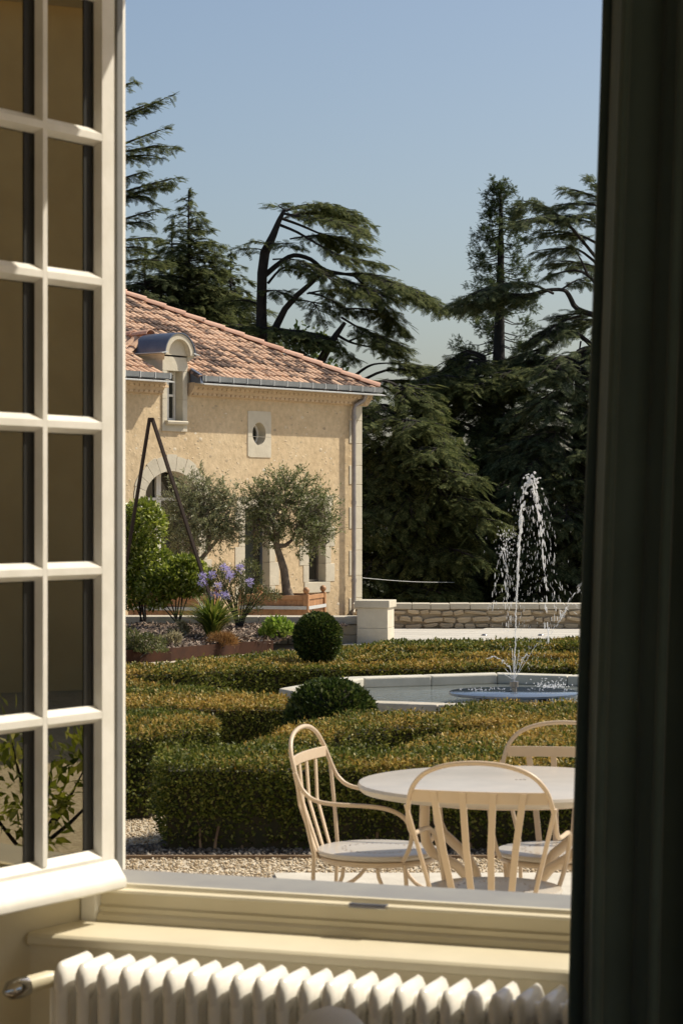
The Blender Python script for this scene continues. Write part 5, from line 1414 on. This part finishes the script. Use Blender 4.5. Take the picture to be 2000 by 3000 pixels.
class Tree:
    def __init__(self, name, label, base, mat, seed, cat='tree', group=None):
        self.o = empty(name, base); tag(self.o, label, cat, group); self.b = Vector(base); self.mat = mat
        self.r = np.random.default_rng(seed); self.pos = []; self.dir = []; self.L = []; self.wood = MB(); self.tr = MB()
    def trunk(self, pts, rr): self.tr.tube([Vector(p)-self.b for p in pts], rr, 10)
    def limb(self, path, r0, f0=0.3, width=1.0, step=0.22, sp=0.17, sl=0.42, droop=0.12, wood=True):
        path = spline([Vector(p)-self.b for p in path], 3); n = len(path); step *= 0.62; sp *= 0.66; sl *= 0.80; width *= 1.15
        if wood: self.wood.tube(path, [r0*(1-0.86*i/(n-1)) for i in range(n)], 6, False)
        r = self.r
        for p, d, f in resample(path, step):
            if f < f0: continue
            g = (f-f0)/(1-f0+1e-6)
            lat = d.cross(Vector((0,0,1)))
            lat = lat.normalized() if lat.length > 1e-3 else Vector((1,0,0))
            for s in (-1,1):
                bl = width*(0.35+0.65*math.sin(math.pi*min(1.0,0.25+0.75*g)))*r.uniform(0.55,1.1)*(1.0 if g < 0.85 else 0.6)
                bd = (lat*s*r.uniform(0.5,1.0) + d*r.uniform(0.4,0.9)); bd.z -= droop*r.uniform(-0.3,1.2); bd.normalize()
                if wood and bl > 0.5: self.wood.tube([p, p+bd*bl*0.5, p+bd*bl*0.9-Vector((0,0,droop*bl*0.3))], [0.018,0.012,0.005], 3, False)
                k = max(1, int(bl/sp))
                for i in range(k):
                    t = (i+r.uniform(0.2,0.9))/k; q = p + bd*bl*t; q = Vector((q.x,q.y,q.z-droop*bl*t*t*0.6+r.normal(0,0.03)))
                    a = r.choice((-1,1))*r.uniform(0.2,0.9); dd = bd*math.cos(a) + lat.cross(Vector((0,0,1)))*0 + Vector((-bd.y,bd.x,0))*math.sin(a)
                    dd.z += r.normal(0.02,0.16) - 0.22*t - (r.uniform(0.5,1.1) if r.uniform() < 0.16 else 0)
                    self.pos.append(tuple(q)); self.dir.append(tuple(dd)); self.L.append(sl*r.uniform(0.65,1.2))
        for _ in range(5):
            e = path[-1]; dd = (path[-1]-path[-2]).normalized() + Vector(r.normal(0,0.3,3)); self.pos.append(tuple(e-dd*0.1)); self.dir.append(tuple(dd)); self.L.append(sl*r.uniform(0.7,1.2))
    def finish(self):
        if self.tr.v: self.tr.build('trunk', M_bark, self.o, True)
        if self.wood.v: self.wood.build('branches', M_bark, self.o)
        n = len(self.pos); up = unit(np.array([0,0,1.0])+self.r.normal(0,0.28,(n,3)))
        spray_mesh('crown', np.array(self.pos), np.array(self.dir), up, np.array(self.L), self.mat, self.o)
        return self.o
def gnd(Y):
    t = [(44.8,-0.9),(50,-1.6),(58,-2.6),(75,-4.0),(110,-6.0)]
    for a, b in zip(t, t[1:]):
        if Y <= b[0]: return a[1]+(b[1]-a[1])*(Y-a[0])/(b[0]-a[0])
    return -6.0
def spire(T, top, zlow, hw, levels, per, sl, width=0.6, up=0.10, droop=0.10, rad=0.12, hmax=1.0):
    """conifer limbs in all directions; hw(f) = limb length at fraction f below the top"""
    r = T.r; H = top.z - zlow
    for i in range(levels):
        f = (i+0.6)/levels; z = top.z - H*f**0.95; l0 = hw(f)
        for k in range(per if f > 0.12 else 3):
            a = r.uniform(0,6.283); l = l0*r.uniform(0.65,1.12); zz = z + r.normal(0,0.06)
            e = Vector((math.cos(a), math.sin(a), 0)); s = Vector((top.x, top.y, zz))
            path = [s, s+e*l*0.35+Vector((0,0,up*l*0.5)), s+e*l*0.7+Vector((0,0,up*l*0.55)), s+e*l+Vector((0,0,up*l*0.35-droop*l*0.4))]
            T.limb(path, 0.012+0.014*l, 0.12 if l < 1.2 else 0.25, width*min(1.0,l*0.55), 0.24, 0.17, sl*(0.6+0.4*min(1,l)), droop)
    T.limb([Vector((top.x,top.y,top.z-0.6)), top+Vector((0.03,0,0))], 0.02, 0.1, 0.12, 0.14, 0.12, sl*0.6, 0.0)

# --- spires behind the roof
for i, (px, py, Y, hwpx, lv, lab) in enumerate(((553,556,64.0,175,24,'tall pointed cedar rising highest behind the tiled roof'),
        (504,650,66.0,150,16,'slender cedar leader left of the tall pointed cedar'), (676,738,66.5,140,14,'small pointed cedar between the tall pointed cedar and the leaning one'),
        (425,720,63.0,190,15,'bushy cedar low behind the roof at the window frame'))):
    top = P(px, py, Y); T = Tree('cedar_tree', lab, (top.x, Y, gnd(Y)), M_cedar if i % 2 == 0 else M_cedar2, 100+i, group='cedars behind the outbuilding')
    lean = 0.0
    T.trunk([(top.x,Y,gnd(Y)),(top.x,Y,gnd(Y)*0.5+top.z*0.5),(top.x,Y,top.z)], [0.22,0.13,0.012])
    sc_ = hwpx/K*Y
    spire(T, top, P(px,1010,Y).z, lambda f, s=sc_: 0.12 + s*min(1.0, f*1.05)**0.85, lv, 6, 0.40, 0.8, up=0.16, droop=0.14)
    T.finish()
# --- left edge cedar, only branch ends in view
Y = 60.0; tx = P(270,500,Y).x
T = Tree('cedar_tree', 'cedar at the window frame, only its right-hand branch ends showing against the sky', (tx, Y, gnd(Y)), M_cedar, 120, group='cedars behind the outbuilding')
T.trunk([(tx,Y,gnd(Y)),(tx,Y,4),(tx,Y,11.5)], [0.32,0.22,0.04])
for y0, x1, y1, wd in ((345,505,278,0.50),(330,460,300,0.45),(420,490,375,0.45),(440,515,430,0.6),(455,470,462,0.5),(560,525,520,0.6),(575,500,540,0.6),(575,440,585,0.5),(640,480,610,0.5),(650,440,660,0.5),(700,470,700,0.6),(720,430,735,0.6),(250,400,240,0.4),(760,500,770,0.7),(520,430,505,0.5)):
    dy = T.r.uniform(-0.8,0.8)
    T.limb([P(270,y0+30,Y), P(340,y0+10,Y+dy*0.4), P((380+x1)/2,(y0+y1)/2-4,Y+dy*0.8), P(x1,y1,Y+dy)], 0.05, 0.25, wd, 0.20, 0.15, 0.36, 0.12)
for k in range(26):
    z = 1.5+9*k/26; a = T.r.uniform(1.7,4.6); e = Vector((math.cos(a),math.sin(a),0)); s = Vector((tx,Y,z)); l = T.r.uniform(1.0,2.0)
    T.limb([s, s+e*l*0.5+Vector((0,0,0.1)), s+e*l], 0.04, 0.3, 0.6, 0.3, 0.2, 0.4)
T.finish()

# --- leaning cedar with swept flat tiers
Y = 61.0; T = Tree('cedar_tree', 'leaning old cedar with bent trunk and wind-swept tiers reaching right', (P(770,1000,Y).x, Y, gnd(Y)), M_cedar, 130, group='cedars behind the outbuilding')
T.trunk([Vector((P(765,1000,Y).x,Y,gnd(Y))), P(766,1000,Y), P(766,900,Y), P(768,800,Y), P(776,740,Y), P(800,690,Y), P(818,645,Y), P(832,617,Y), P(850,613,Y)], [0.24,0.17,0.14,0.135,0.135,0.10,0.07,0.05,0.025])
T.trunk([P(800,980,Y-0.3), P(812,950,Y-0.3), P(835,905,Y-0.4), P(870,865,Y-0.5), P(905,835,Y-0.6), P(935,808,Y-0.7), P(950,798,Y-0.8)], [0.12,0.10,0.085,0.075,0.065,0.055,0.04])
T.trunk([P(925,1085,Y-1), P(960,1020,Y-1), P(985,980,Y-1.2), P(1010,945,Y-1.3)], [0.13,0.11,0.08,0.05])
LM = [ # pixel path, depth slope, thickness, first foliage, width
 ([(835,617),(870,610),(930,605),(985,612),(1040,635),(1092,662)],0.8,0.05,0.12,0.70),
 ([(830,625),(880,635),(940,640),(1010,655),(1075,690)],-1.2,0.05,0.25,0.75),
 ([(825,640),(880,660),(950,690),(1020,715),(1085,732)],1.4,0.05,0.35,0.70),
 ([(822,660),(870,680),(930,715),(1000,750),(1060,762),(1128,776)],-0.6,0.055,0.40,0.65),
 ([(840,618),(815,602),(835,596)],0.5,0.03,0.2,0.35),
 ([(850,612),(890,600),(940,598),(985,598)],-0.8,0.03,0.2,0.45),
 ([(778,735),(748,728),(712,728)],0.3,0.03,0.2,0.35),([(780,715),(755,708),(740,706)],-0.5,0.03,0.2,0.3),
 ([(790,720),(830,712),(865,722)],-0.9,0.03,0.2,0.4),
 ([(778,805),(820,770),(860,748),(910,760),(950,790),(1010,803),(1080,815),(1150,835),(1220,865),(1300,908)],1.0,0.095,0.52,1.0),
 ([(950,797),(1010,803),(1070,802),(1130,822),(1200,845),(1255,880)],-1.2,0.06,0.25,0.95),
 ([(1040,810),(1080,850),(1120,890),(1150,940),(1185,975)],0.4,0.035,0.25,0.6),
 ([(1080,815),(1140,830),(1190,850),(1240,872),(1310,905)],-0.2,0.04,0.1,0.7),
 ([(785,830),(820,790),(850,782),(890,790),(915,805)],0.6,0.045,0.35,0.6),
 ([(905,858),(940,866),(975,885),(1010,910)],-0.5,0.045,0.3,0.6),([(870,880),(900,882),(925,895),(945,940)],0.7,0.035,0.3,0.5),
 ([(1010,905),(1060,905),(1110,920),(1170,968)],1.0,0.04,0.15,0.8),([(1000,930),(1050,960),(1100,985),(1150,1010)],-0.8,0.04,0.2,0.8),
 ([(985,980),(1020,1000),(1060,1012),(1110,1020),(1175,1045)],0.6,0.05,0.45,0.6),([(985,985),(1000,1020),(1030,1050)],0.4,0.03,0.3,0.4),
 ([(770,900),(730,880),(690,885)],0.4,0.03,0.2,0.6),([(772,860),(800,850),(840,868)],-0.8,0.03,0.2,0.5),([(770,960),(830,965),(900,975),(970,1000)],-0.9,0.05,0.05,0.8),
 ([(770,975),(720,960),(660,965)],-0.6,0.05,0.05,0.8),([(800,990),(860,990),(920,1000),(975,1020)],-1.4,0.05,0.05,0.7),([(770,980),(700,990),(640,985)],0.4,0.05,0.05,0.9),
 ([(830,1000),(870,1020),(900,1070)],-0.8,0.03,0.2,0.4),
 ([(960,1075),(1010,1090),(1060,1120),(1100,1140)],0.0,0.09,0.4,0.6),([(1040,1100),(1075,1075),(1110,1065),(1180,1065),(1260,1075)],-0.6,0.05,0.45,0.7),
 ([(1050,1110),(1110,1130),(1180,1150),(1240,1180)],0.8,0.06,0.3,0.8),([(1060,1115),(1130,1085),(1220,1085),(1300,1105),(1360,1130)],-0.8,0.05,0.2,0.9),([(1080,1120),(1160,1115),(1240,1125),(1320,1150)],1.0,0.05,0.1,0.9),
 ([(1020,1000),(1070,985),(1130,1000),(1170,1030)],0.8,0.035,0.2,0.7),([(900,860),(960,850),(1030,860),(1090,880)],1.0,0.035,0.2,0.8),([(960,800),(1030,830),(1090,850),(1140,880)],-1.0,0.035,0.15,0.8),([(850,700),(920,690),(990,700),(1050,725)],1.2,0.03,0.15,0.75),([(830,640),(890,620),(960,625),(1030,650)],1.6,0.03,0.1,0.75),([(800,760),(860,760),(930,790),(980,830)],-1.2,0.03,0.2,0.7)]
for pts, ds, th, f0, wd in LM:
    n = len(pts); off = T.r.uniform(-0.5,0.5)
    T.limb([P(x,y,Y+off+ds*1.2*i/(n-1)) for i,(x,y) in enumerate(pts)], th*0.85, f0, wd*1.15, 0.18, 0.15, 0.40, 0.11)
T.finish()

# --- redwood with tufted open crown
Y = 76.0; T = Tree('redwood_tree', 'narrow redwood with bare straight trunk and tufted branches, tallest on the right', (P(1462,1000,Y).x, Y, gnd(Y)), M_redw, 140)
T.trunk([Vector((P(1455,1200,Y).x,Y,gnd(Y))), P(1458,1150,Y), P(1462,950,Y), P(1466,750,Y), P(1466,600,Y), P(1464,530,Y)], [0.34,0.24,0.17,0.11,0.06,0.012])
r = T.r; tw = T.wood
def tuft(c, d, n, s):
    for _ in range(n):
        q = c + Vector(r.normal(0,s*0.55,3)); dd = d*0.7 + Vector(r.normal(0,0.6,3)) + Vector((0,0,0.35)); T.pos.append(tuple(q)); T.dir.append(tuple(dd)); T.L.append(r.uniform(0.12,0.20))
for k in range(130):
    f = (k+0.5)/130; py = 535 + 640*f; s = P(1465-8*f, py, Y)-T.b
    ln = (18 + 150*f**0.75)/K*Y*r.uniform(0.6,1.1) if f < 0.85 else 150/K*Y*r.uniform(0.4,0.9)
    a = r.uniform(0,6.283); e = Vector((math.cos(a),math.sin(a),0))
    p1 = s+e*ln*0.5+Vector((0,0,-0.14*ln)); p2 = s+e*ln*0.85+Vector((0,0,-0.12*ln)); p3 = s+e*ln+Vector((0,0,0.05*ln))
    tw.tube([s,p1,p2,p3], [0.022,0.016,0.011,0.005], 4, False)
    nt_ = 3 if f < 0.15 else 6
    for i in range(nt_):
        t = 0.60+0.40*i/(nt_-1+1e-6); q = s.lerp(p1,t/0.5) if t < 0.5 else (p1.lerp(p2,(t-0.5)/0.35) if t < 0.85 else p2.lerp(p3,(t-0.85)/0.15))
        if i > nt_-4 or r.uniform() < 0.6:
            q = q + Vector(r.normal(0,0.12,3)); tuft(q, e, 26 if i > nt_-3 else 10, 0.13)
for k in range(16): tuft(P(1464+r.normal(0,7),535+70*k/16,Y)-T.b, Vector((0,0,1)), 9, 0.10+0.006*k)
T.finish()

# --- right-hand cedar, trunk behind the curtain
Y = 57.0; T = Tree('cedar_tree', 'spreading cedar whose crooked limbs reach in from behind the curtain', (P(1850,1000,Y).x, Y, gnd(Y)), M_cedar2, 150)
T.trunk([Vector((P(1850,1200,Y).x,Y,gnd(Y))), P(1850,1300,Y), P(1838,1000,Y), P(1820,750,Y), P(1800,600,Y), P(1780,480,Y)], [0.5,0.42,0.32,0.2,0.12,0.02])
LM = [([(1800,600),(1760,555),(1725,520)],0.2,0.04,0.2,0.5),([(1810,640),(1750,580),(1690,560),(1650,552)],0.4,0.04,0.25,0.5),([(1800,640),(1740,600),(1680,595),(1640,600)],-0.6,0.04,0.3,0.6),
 ([(1830,820),(1760,770),(1700,700),(1650,645),(1590,605),(1540,598),(1505,625)],0.6,0.07,0.42,0.8),([(1700,700),(1660,655),(1620,640),(1560,640),(1510,660)],-1.0,0.05,0.2,0.75),
 ([(1760,720),(1700,690),(1640,680),(1590,690)],0.8,0.05,0.2,0.8),([(1780,700),(1740,650),(1700,630),(1650,645)],-0.8,0.05,0.2,0.8),
 ([(1745,770),(1690,730),(1640,730),(1585,745)],0.3,0.05,0.3,0.7),
 ([(1835,900),(1770,860),(1725,810),(1690,793),(1650,796),(1612,806)],0.3,0.08,0.80,0.4),([(1720,805),(1700,760),(1680,730)],0.0,0.05,0.6,0.4),
 ([(1840,960),(1760,930),(1690,905),(1668,870),(1650,850),(1600,850),(1550,862),(1480,865),(1400,880),(1320,892)],-0.6,0.10,0.50,0.75),
 ([(1600,852),(1540,870),(1470,885),(1400,895),(1340,915)],0.9,0.05,0.1,0.7),([(1640,850),(1690,820),(1720,830)],0.5,0.03,0.2,0.5),
 ([(1840,1000),(1740,925),(1690,920),(1640,925)],0.5,0.06,0.5,0.6),([(1700,925),(1650,940),(1620,960),(1560,1000)],-0.5,0.045,0.3,0.7),
 ([(1845,1120),(1760,1040),(1700,985),(1660,980),(1600,1015),(1540,1035),(1480,1055)],0.4,0.10,0.55,0.8),([(1690,985),(1650,970),(1620,975)],-0.7,0.04,0.2,0.7),
 ([(1848,1180),(1770,1120),(1700,1080),(1640,1055),(1570,1058),(1500,1075)],0.8,0.11,0.45,0.8),([(1700,1000),(1690,1050),(1665,1080)],0.4,0.03,0.3,0.5),([(1760,1040),(1720,1030),(1690,1040)],-0.5,0.04,0.2,0.6),([(1840,950),(1760,940),(1690,950),(1620,975)],0.9,0.05,0.15,0.9),([(1840,1060),(1770,1050),(1700,1045),(1620,1060)],-0.9,0.05,0.15,0.9),([(1830,800),(1770,790),(1700,770),(1640,775)],1.0,0.05,0.2,0.8),([(1620,860),(1560,835),(1490,830),(1420,850),(1370,870)],-0.9,0.04,0.15,0.85),([(1840,1110),(1760,1090),(1680,1095),(1600,1110)],0.3,0.05,0.15,0.9)]
for pts, ds, th, f0, wd in LM:
    n = len(pts); off = T.r.uniform(-0.4,0.4)
    T.limb([P(x,y,Y+off+ds*1.2*i/(n-1)) for i,(x,y) in enumerate(pts)], th*0.85, f0, wd*1.15, 0.19, 0.15, 0.40, 0.13)
T.finish()

# --- dark cedars filling the right below the skyline
def mass_cedar(label, px, Y, pytop, rx, nl, seed, mat, lowpx=1800, extra=()):
    x = P(px,1500,Y).x; zt = P(px,pytop,Y).z; zl = max(gnd(Y)+0.2, P(px,lowpx,Y).z)
    T = Tree('cedar_tree', label, (x, Y, gnd(Y)), mat, seed, group='dark cedars behind the garden wall'); r = T.r
    T.trunk([(x,Y,gnd(Y)),(x+0.1,Y,zt*0.5),(x,Y,zt)], [0.34,0.24,0.03])
    for k in range(nl):
        f = k/nl; z = zt-(zt-zl)*f; a = r.uniform(0,6.283); l = rx/K*Y*(0.35+0.65*min(1,f*2.2))*r.uniform(0.65,1.15)
        if math.sin(a) > 0.35: a = -a
        e = Vector((math.cos(a),math.sin(a),0)); s = Vector((x,Y,z))
        T.limb([s, s+e*l*0.4+Vector((0,0,0.16*l)), s+e*l*0.75+Vector((0,0,0.10*l)), s+e*l+Vector((0,0,-0.16*l))], 0.05, 0.25, 0.95, 0.24, 0.18, 0.46, 0.28)
    for pts in extra:
        T.limb([P(x_,y_,Y-0.5-1.6*i/(len(pts)-1)) for i,(x_,y_) in enumerate(pts)], 0.05, 0.12, 0.85, 0.2, 0.15, 0.44, 0.30)
    T.finish()
mass_cedar('dark cedar directly right of the outbuilding corner', 1160, 53.0, 1130, 240, 66, 160, M_cedar, extra=([(1180,1380),(1250,1370),(1330,1380),(1410,1400)],[(1180,1440),(1260,1440),(1340,1455),(1420,1475)],[(1200,1480),(1300,1490),(1380,1510),(1465,1530)],
  [(1180,1600),(1260,1600),(1330,1610),(1400,1640)],[(1150,1240),(1180,1230),(1250,1240)],[(1150,1730),(1220,1720),(1300,1740)],[(1180,1330),(1240,1310),(1290,1320)]))
mass_cedar('dark cedar behind the fountain jet', 1420, 57.0, 1045, 285, 76, 161, M_cedar, extra=([(1560,1100),(1480,1110),(1400,1125),(1320,1140)],[(1300,1180),(1370,1150),(1450,1130),(1530,1110)],[(1200,1150),(1280,1130),(1350,1120)],[(1330,1270),(1420,1260),(1500,1280)],[(1420,1150),(1350,1110),(1280,1100),(1220,1115)],[(1420,1120),(1500,1085),(1580,1080)]))
mass_cedar('dark cedar beside the curtain, right of the fountain jet', 1690, 54.5, 1030, 280, 80, 162, M_cedar2, extra=([(1800,1400),(1740,1395),(1660,1410)],[(1800,1320),(1760,1310),(1700,1330)],[(1800,1510),(1720,1500),(1620,1530)]))
# --- leafy woodland behind, seen through the gaps
def leafy(label, px, Y, pytop, w_, n, seed):
    x = P(px,1500,Y).x; zt = P(px,pytop,Y).z; z0 = gnd(Y); T = empty('woodland_tree', (x,Y,z0)); tag(T, label, 'tree', 'leafy woodland behind the cedars'); r = np.random.default_rng(seed)
    MB().tube([(0,0,0),(0.1,0,(zt-z0)*0.5),(0,0,zt-z0-0.5)], [0.3,0.2,0.05], 8).build('trunk', M_bark, T, True)
    cl = r.uniform(-1,1,(26,3))*np.array([w_,1.2,(zt-z0)*0.48]) + np.array([0,0,(zt-z0)*0.52]); idx = r.integers(0,26,n)
    pos = cl[idx] + unit(r.normal(size=(n,3)))*r.uniform(0.3,1,(n,1))*np.array([1.0,0.8,0.8])
    o = leaves('crown', pos, unit(r.normal(size=(n,3))), rnd_dirs(n,0.8), r.uniform(0.16,0.30,n), r.uniform(0.09,0.16,n), M_wood_l, T); o['kind'] = 'stuff'
    return T
leafy('leafy woodland tree glimpsed behind the cedar by the building corner', 1150, 68.0, 1290, 2.0, 5000, 171)
leafy('leafy woodland tree glimpsed behind the fountain jet', 1400, 70.0, 1330, 2.2, 5000, 172)
leafy('leafy woodland tree glimpsed behind the cedar by the curtain', 1660, 70.0, 1300, 2.2, 5000, 173)
leafy('leafy woodland tree low behind the outbuilding roof', 600, 72.0, 930, 3.6, 5000, 174)

# --- cable from the building corner
a, b = P(1062,1693,46.5), P(1330,1706,51.0)
pts = [a.lerp(b,i/10)-Vector((0,0,0.03*math.sin(math.pi*i/10))) for i in range(11)]
tag(MB().tube(pts, 0.006, 5).build('cable', M_flash), 'thin pale cable stretched from the building corner into the trees', 'cable')

# ================================================================== wing on the right, added out of view to warm the casement reflections
wg = empty('added_wing', (15.0, 3.2, 0.0)); tag(wg, 'added cream stone wing out of view, put there for the casement panes to reflect', 'building')
MB().box(0, 5.0, 0.0, 11.0, -0.2, 6.2).build('wall', pm('added_wing_render', (0.80,0.62,0.36), (0.70,0.53,0.30), 1.5, 0.9, 0.3, 8, 0.03), wg)
MB().prism([(-0.3,-0.3),(5.3,-0.3),(5.3,11.3),(-0.3,11.3)], 6.202, 6.35).build('eave', M_lime, wg)
MB().add([(-0.3,-0.3,6.352),(5.3,-0.3,6.352),(5.3,11.3,6.352),(-0.3,11.3,6.352),(2.5,2.2,7.8),(2.5,8.8,7.8)], [(0,1,4),(1,2,5,4),(2,3,5),(3,0,4,5)]).build('roof', M_tile[0], wg)
for y in (9.2,):
    wn = MB().box(-0.012, 0.01, y, y+1.2, 0.9, 2.9).build('window', M_dglass, wg)
    for q in (y-0.18, y+1.205): MB().box(-0.02, 0.02, q, q+0.175, 0.7, 3.1).build('jamb', M_lime, wn)
b0 = Vector((5.2, 6.45, 0.0))  # unseen shrub, added only to be mirrored in the glass
bush('added_shrub', 'leafy shrub added out of view for the lowest casement panes to reflect', 'shrub', b0, [((0,0,0.40),(0.3,0.22,0.42)),((0.1,0.35,0.30),(0.3,0.2,0.32)),((0.1,-0.35,0.25),(0.3,0.2,0.28))], 800, 0.08, 0.03, M_shrub, 91, 8)
